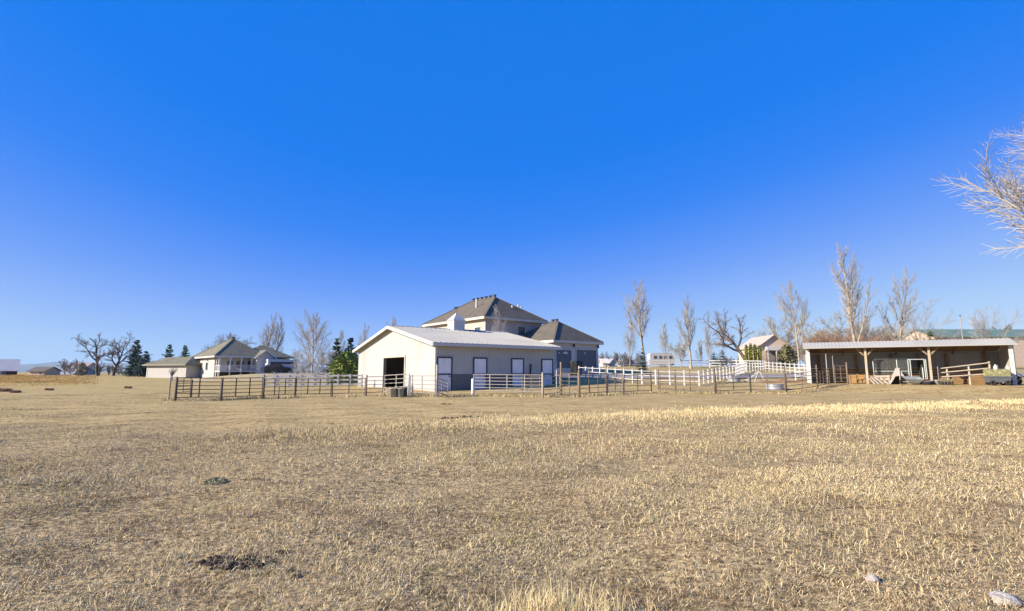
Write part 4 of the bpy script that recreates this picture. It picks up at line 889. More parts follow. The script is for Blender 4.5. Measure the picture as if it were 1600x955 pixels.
def post(px, row, top, label, m, w_=.16, name='corral_post', group='corral posts', lean=0, round_=True):
    w = w_ * .62; b = G(px, row); H = at(px, top, b.y).z - b.z
    mb = MB()
    if round_: mb.tube([(0, 0, -.3), (lean * .5, 0, H * .5), (lean, 0, H)], [w / 2, w * .48, w * .45], 9)
    else: mb.box(-w / 2, -w / 2, -.3, w / 2, w / 2, H)
    return tag(mb.build(name, m, None, round_), label, 'post', group, b)
RUN = [  # px0,row0, px1,row1, H, rails, material, stays, label
    ((264, 624.5), (273.5, 626.5), 1.22, 7, rust, 0, 'very short brown corral panel closing the far left corner'),
    ((273.5, 626.5), (345, 625.5), 1.20, 6, rust, 1, 'brown corral panel running right from the far left corner'),
    ((345, 625.5), (410, 623), 1.20, 6, rust, 2, 'brown corral panel ending at the start of the white fence'),
    ((411, 622.5), (461, 620.5), 1.12, 5, brown_pipe, 2, 'brown corral panel in front of the left end of the white fence'),
    ((461, 620.5), (518, 619.5), 1.10, 5, brown_pipe, 2, 'brown corral panel in front of the middle of the white fence'),
    ((518, 619.5), (571, 618.5), 1.10, 5, brown_pipe, 1, 'brown corral panel meeting the left corner of the barn'),
    ((572, 618.5), (598, 616.5), 1.20, 5, backlit_pipe, 0, 'grey panel against the sunlit barn wall left of the open doorway'),
    ((640, 617.5), (680, 620), 1.26, 5, backlit_pipe, 1, 'sagging grey panel against the sunlit barn wall right of the open doorway'),
    ((849, 621), (875, 617.5), 1.25, 5, silver_pipe, 0, 'short grey panel below the last dutch door'),
    ((876, 618), (904, 619.5), 1.45, 6, brown_pipe, 1, 'panel between two brown posts right of the barn'),
    ((906, 619.5), (948, 616.5), 1.42, 5, brown_pipe, 2, 'panel in the barn shadow below the garage doors'),
    ((949, 616.5), (974, 616), 1.40, 4, silver_pipe, 1, 'panel with wire infill at the right end of the barn shadow'),
    ((975, 616), (1018, 614), 1.28, 4, brown_pipe, 1, 'thin brown panel below the tall forked poplar'),
    ((1031, 611), (1056, 612), 1.25, 5, brown_pipe, 0, 'thin brown panel crossing the gravel drive'),
    ((1056, 612), (1117, 615), 1.25, 5, brown_pipe, 1, 'thin brown panel left of the dark upright post of the round pen'),
    ((1119, 615), (1173, 613), 1.25, 5, brown_pipe, 1, 'thin brown panel right of the dark upright post of the round pen'),
    ((1173, 613), (1228, 614), 1.25, 5, brown_pipe, 1, 'thin brown panel in front of the round stock tank'),
    ((1229, 614), (1278, 607), 1.30, 5, brown_pipe, 1, 'brown panel angling back to the open shed'),
    ((1278, 607), (1297, 602), 1.25, 5, brown_pipe, 3, 'barred gate panel at the left bay of the open shed'),
    ((1305, 600), (1325, 600), 1.45, 5, brown_pipe, 1, 'brown gate hung across the left bay of the open shed'),
    ((273.5, 618), (297, 616), 1.15, 6, rust, 1, 'brown inner panel parallel to the far left corral run'),
]
for a, b_, H, n, m, st, lab in RUN:
    panel(G(*a), G(*b_), H, n, lab, m, rr=.021 if m is rust else .021, stays=st, mesh='wire infill' in lab)
panel(G(598, 616.5) + Vector((0, .25, 0)), G(637, 617.5) + Vector((0, .25, 0)), 1.28, 5, 'silver tube gate hung across the open barn doorway', silver_pipe, .026, 1, name='tube_gate', cat='gate', group=None, dz=(0, .10))
panel(G(739, 615.5), G(848, 618), 1.32, 6, 'long silver six rail gate in front of the dutch doors', silver_pipe, .027, 3, low=.22, name='tube_gate', cat='gate', group=None)
panel(G(700, 620), G(681, 620.5), 1.02, 5, 'bent grey gate leaning by the first dutch door', silver_pipe, .026, 1, name='tube_gate', cat='gate', group=None, dz=(-.10, .12))
panel(G(815, 617.3) + Vector((0, .3, 0)), G(845, 617.5) + Vector((0, .3, 0)), 1.18, 4, 'small wire filled panel at the right end of the long silver gate', silver_pipe, .022, 1, mesh=True)
for px, row, top, lab, m, w in [(264, 624.5, 590, 'slim brown corner post at the left end of the corral', rust, .10), (273.5, 626.5, 591, 'thick brown corner post beside the left end of the corral', rust, .20), (298, 621, 593, 'thick brown post in the left corral run', rust, .20), (345, 626.5, 592, 'thick dark post between the two left corral panels', rust, .2),
    (411, 623, 585, 'brown post at the left end of the white fence', brown_pipe, .13), (435, 623.5, 603, 'short brown post in front of the white fence', brown_pipe, .12), (461, 617, 588, 'brown post crossing the white fence rails', brown_pipe, .11), (519, 619.5, 589, 'brown post near the middle of the white fence', brown_pipe, .11), (572, 619, 586, 'rusty post at the left corner of the barn', brown_pipe, .16),
    (638, 618, 584, 'pale post right of the open barn doorway', trim_white, .17), (644, 619, 586, 'second pale post right of the open barn doorway', silver_pipe, .12), (682, 619, 570, 'tall tan timber post at the barn corner', wood_pale, .22), (848, 622.5, 582, 'pale timber post at the right end of the long silver gate', wood_pale, .17),
    (870, 618, 578, 'pale post at the far corner of the barn', wood_pale, .12), (877, 618, 566, 'tall reddish timber post just right of the barn', wood, .22), (905, 620.5, 578, 'thick dark timber post in front of the garage door', wood, .2), (921, 614, 578, 'timber post in the barn shadow', wood, .16), (948, 615, 571, 'timber post below the right edge of the garage', wood, .17), (974, 616.5, 577, 'thin dark post right of the garage', rust, .1),
    (1018, 614, 578, 'dark post below the tall forked poplar', rust, .12), (1029.5, 609, 577, 'dark post just right of the one below the tall forked poplar', rust, .13), (1056, 610, 577, 'thin dark post in front of the gravel drive', rust, .1), (1079, 613, 577, 'thin dark post next to the white fence', rust, .1), (1118, 615.5, 574, 'thick brown upright post of the round pen', rust, .22), (1228.5, 614, 571, 'dark post beside the round stock tank', rust, .16),
    (1278, 607.5, 570, 'dark gate post left of the open shed', brown_pipe, .18), (1294, 602, 553, 'tall pale pole in the left bay of the open shed', silver_pipe, .13), (1304, 600, 556, 'thin pale pole in the left bay of the open shed', silver_pipe, .09), (1325, 600, 566, 'weathered post in the left bay of the open shed', wood, .17)]:
    post(px, row, top, lab, m, w)
tag(MB().lathe([(.115, -.3), (.115, 1.02), (.10, 1.06), (0, 1.08)], 14).build('marker_post', white_plastic, None, True), 'short round white pipe post in front of the grey barn wall', 'post', None, G(739, 617.5))

def white_fence(pts, label, sp, H=1.3, nr=3, rw=.14, pw=.13):
    pts = [Vector(p) for p in pts]; r = thing('rail_fence', label, 'fence', pts[0], 0, 'white rail fences'); o = pts[0]
    zs = [H * (.30 + .62 * i / (nr - 1)) for i in range(nr)]
    for z in zs:
        mb = MB()
        for a, b in zip(pts, pts[1:]):
            n = max(1, int((b - a).length / 6)); 
            for k in range(n):
                c = a.lerp(b, k / n); d = a.lerp(b, (k + 1) / n); c.z = ground(c.x, c.y); d.z = ground(d.x, d.y)
                mb.beam(c - o + Vector((0, 0, z)), d - o + Vector((0, 0, z)), .035, rw)
        mb.build('rail', white_paint, r)
    for a, b in zip(pts, pts[1:]):
        n = max(1, round((b - a).length / sp)); an = math.atan2(b.y - a.y, b.x - a.x)
        for k in range(n + (b is pts[-1])):
            c = a.lerp(b, k / n); c.z = ground(c.x, c.y); c -= o
            q = Matrix.Rotation(an, 3, 'Z'); u = q @ Vector((pw / 2, 0, 0)); v = q @ Vector((0, pw / 2, 0)); c0 = c - Vector((0, 0, .3))
            mb = MB().prism([c0 - u - v, c0 + u - v, c0 + u + v, c0 - u + v], (0, 0, H + .3)); t = c + Vector((0, 0, H + .001))
            mb.add([t - u * 1.2 - v * 1.2, t + u * 1.2 - v * 1.2, t + u * 1.2 + v * 1.2, t - u * 1.2 + v * 1.2, t + Vector((0, 0, .07))], [(3, 2, 1, 0), (0, 1, 4), (1, 2, 4), (2, 3, 4), (3, 0, 4)]); mb.build('post', white_paint, r)
    return r
white_fence([gat(411, 46), gat(566, 47.5)], 'white three rail fence between the porch house and the barn', 1.05, 1.22)
white_fence([gat(428, 58), gat(560, 60)], 'second white fence seen just behind the one left of the barn', 2.4, 1.3)
white_fence([gat(905, 54), gat(1003, 45.5), gat(1092, 43.5)], 'near white fence running from the barn to the gravel drive', 1.22, 1.25, rw=.055, pw=.12)
white_fence([gat(1092, 43.5), gat(1150, 58), gat(1168, 74)], 'white fence receding along the right side of the gravel drive', 1.7, 1.2, rw=.05, pw=.10)
white_fence([gat(1015, 84), gat(1110, 84), gat(1196, 80)], 'far white fence in front of the travel trailer and arborvitae row', 3.4, 1.35)
white_fence([gat(1152, 62), gat(1197, 78)], 'white fence stretch slanting up to the arborvitae row', 1.9, 1.25, rw=.05, pw=.10)
white_fence([gat(1197, 72), gat(1275, 58)], 'white fence crossing behind the left end of the open shed', 1.25, 1.3, rw=.07, pw=.11)
white_fence([gat(1243, 52), gat(1282, 51)], 'short white fence beside the left wall of the open shed', 1.6, 1.35)

# ------------------------------------------------------------------ things around the pens
def bucket(px, row, lab, m, r0, h, name='bucket', label_patch=False):
    b = G(px, row); r = thing(name, lab, name.replace('_', ' '), b, math.atan2(b.x, -b.y) if label_patch else 0, 'buckets by the barn doorway')
    MB().lathe([(0, 0), (r0 * .84, 0), (r0, h), (r0 * 1.07, h), (r0 * 1.07, h - .04), (r0 * .95, h - .04), (r0 * .95, h - .05), (r0 * .8, .05), (0, .05)], 20).build('tub', m, r, True)
    MB().tube([(r0 * math.cos(t * math.pi / 8), 0, h - .06 + .22 * math.sin(t * math.pi / 8) * .6) for t in range(9)], .01, 5).build('handle', iron, r)
    if label_patch: MB().prism([(-.07, -r0 * .93 - .03, h * .35), (.07, -r0 * .93 - .03, h * .35), (.08, -r0 * .97 - .03, h * .75), (-.08, -r0 * .97 - .03, h * .75)], (0, .05, 0)).build('patch', white_plastic, r)
bucket(613, 620.5, 'pale grey bucket leftmost of the row before the barn doorway', grey_plastic, .20, .54)
bucket(620.5, 620.8, 'black bucket with a white patch before the barn doorway', slate_plastic, .19, .54, label_patch=True)
bucket(626.5, 621, 'mid grey bucket between the two dark ones', mat('mid_grey_plastic', (.26, .29, .30), .5), .17, .54)
bucket(632, 620, 'dark bucket rightmost of the row before the barn doorway', slate_plastic, .17, .54)
tag(MB().box(-.3, -.2, 0, .3, .2, .55).box(-.26, -.215, .06, .26, -.201, .49).build('feed_box', mat('feed_box_cream', (.56, .53, .46), .7), None), 'cream feed box beside the pale post at the barn doorway', 'box', None, G(634, 617) + Vector((0, .9, .28)))
bpy.data.objects['feed_box'].location.z = ground(bpy.data.objects['feed_box'].location.x, bpy.data.objects['feed_box'].location.y)
def tank(px, row, r0, h, lab, m):
    b = G(px, row); b.y += r0; b.z = ground(b.x, b.y); r = thing('stock_tank', lab, 'tank', b, 0, 'stock tanks in the round pen')
    pr = [(0, .02), (r0 * .97, .02)]
    for k in range(4): z = .04 + h * k / 4; pr += [(r0, z), (r0 * 1.015, z + h * .08), (r0, z + h * .16)]
    pr += [(r0, h), (r0 * 1.03, h + .01), (r0 * 1.03, h - .03), (r0 * .97, h - .03), (r0 * .96, h * .8)]
    MB().lathe(pr, 36).build('tub', m, r, True); MB().lathe([(0, h * .78), (r0 * .955, h * .78)], 36).build('water', mat('trough_water', (.03, .035, .04), .06, spec=.6), r)
tank(1217.5, 610.5, .62, .42, 'round galvanised stock tank on bare ground by the dark post', galv)
tank(1150.5, 598, .55, .42, 'dull grey stock tank near the white timber frame', mat('dull_tank', (.30, .31, .31), .6, .15, 5))
def timber_frame():
    a = G(1164, 597); b = G(1198, 597.5); z = a.z; L = (b.xy - a.xy).length
    r = thing('timber_frame', 'weathered white timber frame with one long slanting board beside the grey stock tank', 'frame', a, math.atan2(b.y - a.y, b.x - a.x))
    MB().beam((.0, 0, .05), (L * .68, 0, .98), .09, .13).build('slanting_board', white_paint, r)
    MB().beam((L * .70, 0, .98), (L * .92, .0, .0), .09, .09).build('leg', white_paint, r); MB().beam((L * .69, .12, .97), (L * .62, 1.0, .0), .09, .09).build('leg', white_paint, r)
    MB().beam((-.1, -.25, .07), (L * .85, -.25, .07), .14, .1).build('base_board', wood_pale, r)
timber_frame()
def lumps(name, label, cat, pos, n, sx, sy, s0, s1, m, seed, z=0, rough=.25):
    rng = random.Random(seed); mb = MB()
    mb.blob((0, 0, -.03), sx * .8, sy * .8, s0 * .8 + .028, rng, 14, 6, .1)
    for i in range(n):
        a = rng.uniform(0, 6.28); q = math.sqrt(rng.random()); s = rng.uniform(s0, s1); mb.blob((sx * q * math.cos(a), sy * q * math.sin(a), s * .35), s, s, s * .7, rng, 8, 5, rough)
    return tag(mb.build(name, m), label, cat, None, pos)
p = G(368, 880); lumps('dung_pile', 'scattered dark brown dung pile on the near pasture grass', 'dung', p, 90, .31, .14, .010, .027, soil, 3)
for i, (px, row, s, lab) in enumerate([(441, 864, .035, 'single dark clod right of the dung pile'), (448, 894, .035, 'dark flattened clod in front of the dung pile, right side'), (462, 905, .03, 'small dark clod lowest of the three right of the dung pile')]):
    q = G(px, row); lumps('dung_clod', lab, 'dung', q, 6, s, s * .7, .010, .022, soil, 20 + i)['group'] = 'dark clods by the dung pile'
for i, (px, row, s, lab) in enumerate([(697, 632, .20, 'small dark clod on the bare dirt before the barn'), (733, 652, .28, 'low dark mound of dirt at the edge of the tall grass'), (700, 654, .2, 'small dark mound left of the low dirt mound')]):
    q = G(px, row); lumps('dirt_clod', lab, 'dirt', q, 12, s * 1.6, s * .6, .02, .06, mat('dark_dirt', (.10, .07, .045), .95, .3, 8, bump=.6), 40 + i)['group'] = 'dirt clods before the barn'
def stone(px, row, w, h, label, seed, Ls=1.0):
    b = G(px, row); rng = random.Random(seed); k = 18; mb = MB(); mb.blob((0, 0, h * .3), w / 2, w / 2 * .8, h * .7, rng, k, 12, .06)
    vs = []
    for x, y, z in mb.v:
        q = 1 + .14 * math.sin(x * 60 + seed) * math.cos(y * 55 + seed * 2) + .1 * math.sin(z * 90 + x * 40); vs.append((x * q, y * q, z * (1 + .12 * math.sin(x * 70 + 1))))
    mb.v = vs; return tag(mb.build('stone', stone_m, None, True), label, 'stone', 'pale stones in the grass', b, .3)
stone(1364, 911, .10, .05, 'small whitish stone standing in the near grass at right', 5)
stone(1572, 943, .19, .055, 'larger pale broken stone at the bottom right corner', 8)
b_ = G(337, 754); rg = random.Random(5); mb = MB()
for i in range(420):
    a = rg.uniform(0, 6.28); q = math.sqrt(rg.random()); c = Vector((.17 * q * math.cos(a), .14 * q * math.sin(a), rg.uniform(.01, .075) * (1.1 - q))); s = rg.uniform(.008, .018); n1 = Vector((rg.gauss(0, 1), rg.gauss(0, 1), rg.gauss(0, 1))).normalized(); n2 = n1.orthogonal().normalized()
    mb.add([c - n1 * s, c + n2 * s * .5, c + n1 * s, c - n2 * s * .5], [(0, 1, 2, 3)])
tag(mb.build('sage_clump', leaf_sage), 'low grey green weed clump in the straw grass at left', 'weed', None, b_)
def mound():
    a = G(1182, 598); b = G(1272, 598); rng = random.Random(4); mb = MB(); L = (b - a).length; n = 40; m = 10
    for i in range(n + 1):
        for j in range(m + 1):
            u = i / n; v = j / m * 2 - 1; q = a.lerp(b, u); hh = max(0, 1 - v * v) * min(1, u * 6, (1 - u) * 6) * (.22 + .1 * math.sin(u * 17) + rng.uniform(-.03, .03)); mb.v.append((q.x, q.y + v * .8, ground(q.x, q.y + v * .8) - .03 + hh))
    for i in range(n):
        for j in range(m): k = i * (m + 1) + j; mb.f.append((k, k + m + 1, k + m + 2, k + 1))
    tag(mb.build('manure_heap', mound_m, None, True), 'long low reddish manure heap left of the open shed', 'heap')
mound()
for i, (px, row, w, lab) in enumerate([(8, 612, .7, 'dark tumbleweed at the far left edge of the field'), (24, 614, .5, 'dark tumbleweed right of the one at the far left edge'), (77, 610, .45, 'small dark tumbleweed in the left field'), (200, 607, .5, 'flat dark tumbleweed in the field before the outbuilding')]):
    q = G(px, row); rg = random.Random(i); mb = MB()
    for k in range(300):
        a = rg.uniform(0, 6.28); z = rg.uniform(0, .6); q2 = math.sqrt(max(0, 1 - (z * 2 - .9) ** 2)) * rg.uniform(.5, 1); c = Vector((w * .6 * q2 * math.cos(a), w * .5 * q2 * math.sin(a), z * w * .42)); d = Vector((rg.gauss(0, 1), rg.gauss(0, 1), rg.gauss(0, .7))).normalized() * w * .22
        mb.tube([c - d, c + d], .012, 3, cap=False)
    tag(mb.build('tumbleweed', twig_red), lab, 'tumbleweed', 'tumbleweeds in the left field', q)
q = G(268, 596); q.y = 70; q = gat(268, 70); s_ = MB(); rg = random.Random(8)
r_ = thing('sapling', 'small dark leaning sapling in a white trunk guard before the outbuilding', 'sapling', q); MB().tube([(0, 0, -.1), (0, 0, .75)], .16, 10).build('trunk_guard', white_plastic, r_)
tw_ = MB()
for k in range(46):
    a = Vector((rg.uniform(-.12, .12), 0, .75)); e = a + Vector((rg.uniform(-.35, .75), rg.uniform(-.3, .3), rg.uniform(.4, 1.25))); tw_.tube([a, a.lerp(e, .5) + Vector((rg.uniform(-.1, .1), 0, .05)), e], [.025, .018, .012], 4, cap=False)
tw_.build('crown', twig_dark, r_)

# ------------------------------------------------------------------ the open shed
SA = Vector((25.06, 43.6, .60)); SB = Vector((36.59, 37.5, .60)); SE = (SB - SA).normalized(); SN = Vector((-SE.y, SE.x, 0)); SL = (SB - SA).length; SANG = math.atan2(SE.y, SE.x)
def sloc(px, d):                                  # distance along the shed front of pixel column px at inward depth d
    k, _ = ray(px, 590); o = SA + SN * d; return (k * o.y - o.x) / (SE.x - k * SE.y)
def sw(s, d, z=0): q = SA + SE * s + SN * d; return Vector((q.x, q.y, SA.z + z))
def shed():
    r = thing('open_shed', 'long open fronted animal shed with a pale ribbed metal roof and timber posts', 'shed', SA, SANG)
    D = 3.0; fz, kz_, bz = 2.92, 3.42, 2.55; f0, rd = -.55, .75
    rib = MB()
    rf = MB(); rf.prism([(-.3, f0, fz), (SL + .15, f0, fz), (SL + .15, rd, kz_), (-.3, rd, kz_)], (0, 0, -.05)); rf.prism([(-.3, rd + .001, kz_), (SL + .15, rd + .001, kz_), (SL + .15, D + .3, bz), (-.3, D + .3, bz)], (0, 0, -.05))
    x = -.25
    while x < SL + .1: rf.prism([(x, f0, fz + .001), (x + .06, f0, fz + .001), (x + .06, rd - .01, kz_ + .001), (x, rd - .01, kz_ + .001)], (0, 0, .02)); rf.prism([(x, rd + .01, kz_ - .002), (x + .06, rd + .01, kz_ - .002), (x + .06, D + .28, bz + .002), (x, D + .28, bz + .002)], (0, 0, .035)); x += .25
    rf.build('roof', roof_metal, r)
    MB().box(-.2, .0, fz - .1, SL, .1, fz + .16).build('front_beam', wood_dark, r)  # dark colour stands in for the overhang's shadow on the beam
    pm = MB()
    for k in range(7):
        x = SL * (k + .5) / 7; pm.beam((x, .11, fz + .03), (x, rd, kz_ - .22), .06, .16); pm.beam((x, rd, kz_ - .22), (x, D - .05, bz - .16), .06, .16)
    pm.build('rafters', wood_dark, r)
    ud = MB(); ud.prism([(.06, f0 + .1, fz - .053), (SL - .06, f0 + .1, fz - .053 + .0), (SL - .06, rd, kz_ - .055), (.06, rd, kz_ - .055)], (0, 0, -.02)); ud.prism([(.06, rd + .001, kz_ - .055), (SL - .06, rd + .001, kz_ - .055), (SL - .06, D - .06, bz + .05), (.06, D - .06, bz + .05)], (0, 0, -.02)); ud.build('roof_shade_boards', wood_dark, r)  # dark layer added under the roof, its shadow put into the colour
    bw = MB(); wall_grid(bw, SL, bz - .05, [], .05, lambda x, y, z: (x, D + y, z), 1.25); ribs(bw, SL, lambda x: bz - .08, [], lambda x, y, z: (x, D + y, z), .3, .06, .03, 1.26); bw.build('back_wall', mat('shed_metal', (.27, .265, .26), .6, .06, 1), r)
    kb = MB()
    for k in range(-2, 6): kb.box(.05, D - .06, -.1 + k * .225, SL - .05, D - .005, -.1 + k * .225 + .215)
    kb.build('kickboard', mat('kick_wood', (.20, .12, .055), .85, .3, 3, stretch=(.3, 1, 1)), r)
    for x, nm in ((0, 'end_wall'), (SL, 'end_wall')):
        s = 1 if x > 0 else -1; e = MB(); pl = [(x, 0.0, -.7), (x, D, -.7), (x, D, bz - .06), (x, rd, kz_ - .07), (x, 0.0, fz + .16)]; e.prism(pl, (.05 * s, 0, 0))
        y = .2
        while y < D: e.box(*( (x + .051, y, -.3, x + .075, y + .05, 2.4) if s > 0 else (x - .075, y, -.3, x - .051, y + .05, 2.4))); y += .3
        e.build(nm, side_wall_m if s > 0 else barn_wall, r)
    MB().prism([(SL + .052, .0, -.3), (SL + .052, D, -.3), (SL + .052, D, .95), (SL + .052, 0, .95)], (.03, 0, 0)).build('wainscot', wains_m, r)
    for px, m, w in ((1263.5, trim_white, .2), (1355, wood, .15), (1455, wood, .15), (1584, trim_white, .24)):
        s = sloc(px, 0.0) if px != 1263.5 else .06
        s = min(s, SL - .05)
        po = MB().box(s - w / 2, -.11, -.35, s + w / 2, -.002, fz + .1).build('post', m if m is trim_white else mat('post_timber', (.42, .34, .24), .85, .25, 3, stretch=(1, 1, .3), stain=(.50, .46, .38)), r)
        if m is wood:
            for sg in (-1, 1): MB().beam((s + sg * .1, 0, fz - .65), (s + sg * .6, 0, fz - .1), .06, .12).build('brace', wood, r)
    for px in (1282, 1340, 1395, 1438, 1482, 1542): s = sloc(px, D - .2); MB().box(s - .09, D - .22, -.3, s + .09, D - .065, bz - .12).build('inner_post', wood_dark, r)
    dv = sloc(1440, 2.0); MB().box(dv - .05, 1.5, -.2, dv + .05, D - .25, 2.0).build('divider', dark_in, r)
shed()
def spanel(px0, px1, d, z0, H, label, m, **k):
    s0, s1 = sloc(px0, d), sloc(px1, d); return s0, s1
def kennel():
    s0, s1 = sloc(1366, 1.0), sloc(1449, 1.0); o = sw(s0, 1.0, 0); L = s1 - s0; H = 1.98; z0 = .02
    r = thing('kennel_panel', 'pale chain link kennel front with a door standing inside the middle bay', 'kennel', o, SANG)
    t = MB(); t.tube([(0, 0, z0), (0, 0, H - .15), (.1, 0, H), (L, 0, H)], .035, 7); t.tube([(L, 0, H), (L, 0, z0)], .035, 7); t.tube([(.05, 0, H * .5), (L * .66, 0, H * .5)], .028, 6); t.tube([(L * .46, 0, z0), (L * .46, 0, H)], .03, 6); t.tube([(0, 0, .08), (L, 0, .08)], .028, 6)
    t.build('frame', kennel_m, r)
    dd = MB(); x0, x1 = L * .67, L * .97
    for a, b in (((x0, .1), (x0, H - .05)), ((x0 + .14, .1), (x0 + .14, H - .05)), ((x1, .1), (x1, H - .05)), ((x0, H - .06), (x1, H - .06))): dd.tube([(a[0], -.06, a[1]), (b[0], -.06, b[1])], .038, 7)
    dd.build('door', kennel_m, r)
    w = MB(); st = .13; k = -H
    while k < L:
        for sg in (1, -1):
            a = (k, z0) if sg > 0 else (k, H); b = (k + H, H) if sg > 0 else (k + H, z0); u0 = max(0, -a[0] / H); u1 = min(1, (L * .66 - a[0]) / H)
            if u1 > u0: w.tube([(a[0] + H * u0, .01, a[1] + (b[1] - a[1]) * u0), (a[0] + H * u1, .01, a[1] + (b[1] - a[1]) * u1)], .0045, 3, cap=False)
        k += st
    w.build('chain_link', kennel_m, r)
kennel()
def tent():
    s0, s1 = sloc(1390, -.6), sloc(1422, -.6); o = sw(s0, -.6, ground(*sw(s0, -.6).xy) - SA.z); L = s1 - s0
    r = thing('canvas_shelter', 'small pale canvas ridge shelter with an open dark front before the kennel panel', 'shelter', o, SANG)
    H = 1.25; D = 1.3; c = MB()
    for sg in (0, 1):
        x = 0 if sg == 0 else L; n = 6
        for i in range(n):
            u0, u1 = i / n, (i + 1) / n; P = lambda u, y: (x + (L / 2 - x) * u, y, H * u - .09 * math.sin(u * math.pi))
            c.prism([P(u0, 0), P(u1, 0), P(u1, D), P(u0, D)], (.025 if sg else -.025, 0, .025))
    c.build('canvas', tarp, r, False)
    f = MB(); f.prism([(L / 2, -.03, H - .02), (L * .27, -.03, H * .50), (L * .5, -.03, H * .56), (L * .73, -.03, H * .50)], (0, .03, 0)); f.build('front_flap', tarp, r)
    MB().tube([(L / 2, -.08, 0), (L / 2, -.08, H + .04)], .035, 8).build('pole', wood_pale, r)
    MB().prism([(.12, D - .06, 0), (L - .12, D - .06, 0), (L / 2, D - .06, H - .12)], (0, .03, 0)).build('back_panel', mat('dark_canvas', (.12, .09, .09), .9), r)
tent()
def tire(px, d, lab, tilt, R0=.33, r0=.14):
    s = sloc(px, d); b = sw(s, d); b.z = ground(b.x, b.y); z = R0 * abs(math.sin(tilt)) + r0 * .95
    r = thing('tire', lab, 'tire', b, SANG, 'old tires by the kennel panel'); ax = (0, -math.sin(tilt), math.cos(tilt))
    MB().torus((0, 0, z), ax, R0, r0, 26, 10).build('rubber_ring', rubber, r, True)
    return r
tire(1446, -.5, 'grey old tire lying flat left of the third shed post', .12)
def barrow():
    s = sloc(1426, -.8); b = sw(s, -.8); b.z = ground(b.x, b.y); r = thing('wheelbarrow', 'tipped grey wheelbarrow lying before the pale canvas shelter', 'wheelbarrow', b, SANG + .25)
    m = MB(); lo = [(-.38, -.28, .18), (.30, -.24, .12), (.30, .24, .30), (-.38, .28, .36)]; hi = [(-.62, -.42, .42), (.62, -.36, .38), (.62, .36, .60), (-.62, .42, .64)]; inn = [(v[0] * .92, v[1] * .9, v[2]) for v in hi]; lin = [(v[0] * .92, v[1] * .9, v[2] + .03) for v in lo]
    m.add(lo + hi + inn + lin, [(3, 2, 1, 0), (0, 1, 5, 4), (1, 2, 6, 5), (2, 3, 7, 6), (3, 0, 4, 7), (4, 5, 9, 8), (5, 6, 10, 9), (6, 7, 11, 10), (7, 4, 8, 11), (8, 9, 13, 12), (9, 10, 14, 13), (10, 11, 15, 14), (11, 8, 12, 15), (12, 13, 14, 15)]); m.build('tray', mat('barrow_grey', (.22, .24, .24), .5, .15, 6), r)
    MB().torus((-.72, 0, .21), (0, 1, 0), .15, .06, 20, 8).build('wheel', rubber, r)
    for y in (-.2, .2): MB().tube([(-.72, y * .5, .21), (.2, y, .22), (1.15, y * 1.5, .30)], .022, 6).build('handle', wood_pale, r)
    for y in (-.2, .2): MB().tube([(.35, y, .24), (.42, y, .0)], .02, 6).build('leg', iron, r)
barrow()
def tub(px, d, lab, m, r0, h, nm='bucket', group='buckets in the shed'):
    s = sloc(px, d); b = sw(s, d); b.z = ground(b.x, b.y); r = thing(nm, lab, nm.replace('_', ' '), b, SANG, group)
    MB().lathe([(0, 0), (r0 * .82, 0), (r0, h), (r0 * 1.06, h), (r0 * 1.06, h - .03), (r0 * .94, h - .03), (r0 * .8, .04), (0, .04)], 18).build('tub', m, r, True)
    MB().tube([(r0 * math.cos(t * math.pi / 8), 0, h - .04 + .16 * math.sin(t * math.pi / 8)) for t in range(9)], .009, 5).build('handle', iron, r)
tub(1446, .4, 'orange tub beside the third shed post', orange_pl, .28, .42)
tub(1463.5, -.3, 'white bucket just right of the third shed post', white_plastic, .17, .34)
for i, (px, d, lab) in enumerate([(1440, .1, 'black pail in front of the orange tub')]): tub(px, d, lab, black_plastic, .18, .36)
for i, (px, lab) in enumerate([(1359, 'pale board leaning lowest, leftmost of the row by the second shed post'), (1365, 'pale board leaning second from left by the second shed post'), (1372, 'pale board leaning third from left by the second shed post'), (1380, 'pale leaning board nearest the canvas shelter')]):
    s = sloc(px, -.15); b = sw(s, -.15); b.z = ground(b.x, b.y); o = MB().beam((.28, -.35, .0), (-.12, .25, .62 - i * .03), .14, .04).build('leaning_board', wood_pale); tag(o, lab, 'board', 'boards leaning by the second shed post', b, SANG)
s = sloc(1377, .55); b = sw(s, .55); r_ = thing('crate', 'pale slatted timber crate standing at the left end of the kennel panel', 'crate', b, SANG); c_ = MB()
for z in (.05, .28, .51): c_.box(-.5, -.3, z, .5, -.27, z + .14); c_.box(-.5, .27, z, .5, .3, z + .14); c_.box(-.5, -.269, z, -.47, .269, z + .14); c_.box(.47, -.269, z, .5, .269, z + .14)
c_.build('slats', wood_pale, r_); c_ = MB()
for x in (-.46, .46):
    for y in (-.26, .26): c_.box(x - .03, y - .03, 0, x + .03, y + .03, .68)
c_.build('corner_posts', wood_pale, r_)
# plank feeder in the left bay
s0, s1 = sloc(1328, .9), sloc(1351, .9); b = sw(s0, .9); r_ = thing('plank_feeder', 'orange brown plank feeder against the second shed post', 'feeder', b, SANG); L_ = s1 - s0; c_ = MB()
for k in range(4): c_.box(0, 0, .03 + k * .17, L_, .05, .03 + k * .17 + .16); c_.box(0, .6, .03 + k * .17, L_, .65, .03 + k * .17 + .16)
c_.build('planks', wood_warm, r_); MB().box(.03, .052, .1, L_ - .03, .598, .62).build('hay_fill', hay, r_)
for x in (.0, L_ * .5, L_): MB().box(x - .04, -.04, 0, x + .04, -.002, .74).build('upright', wood, r_)
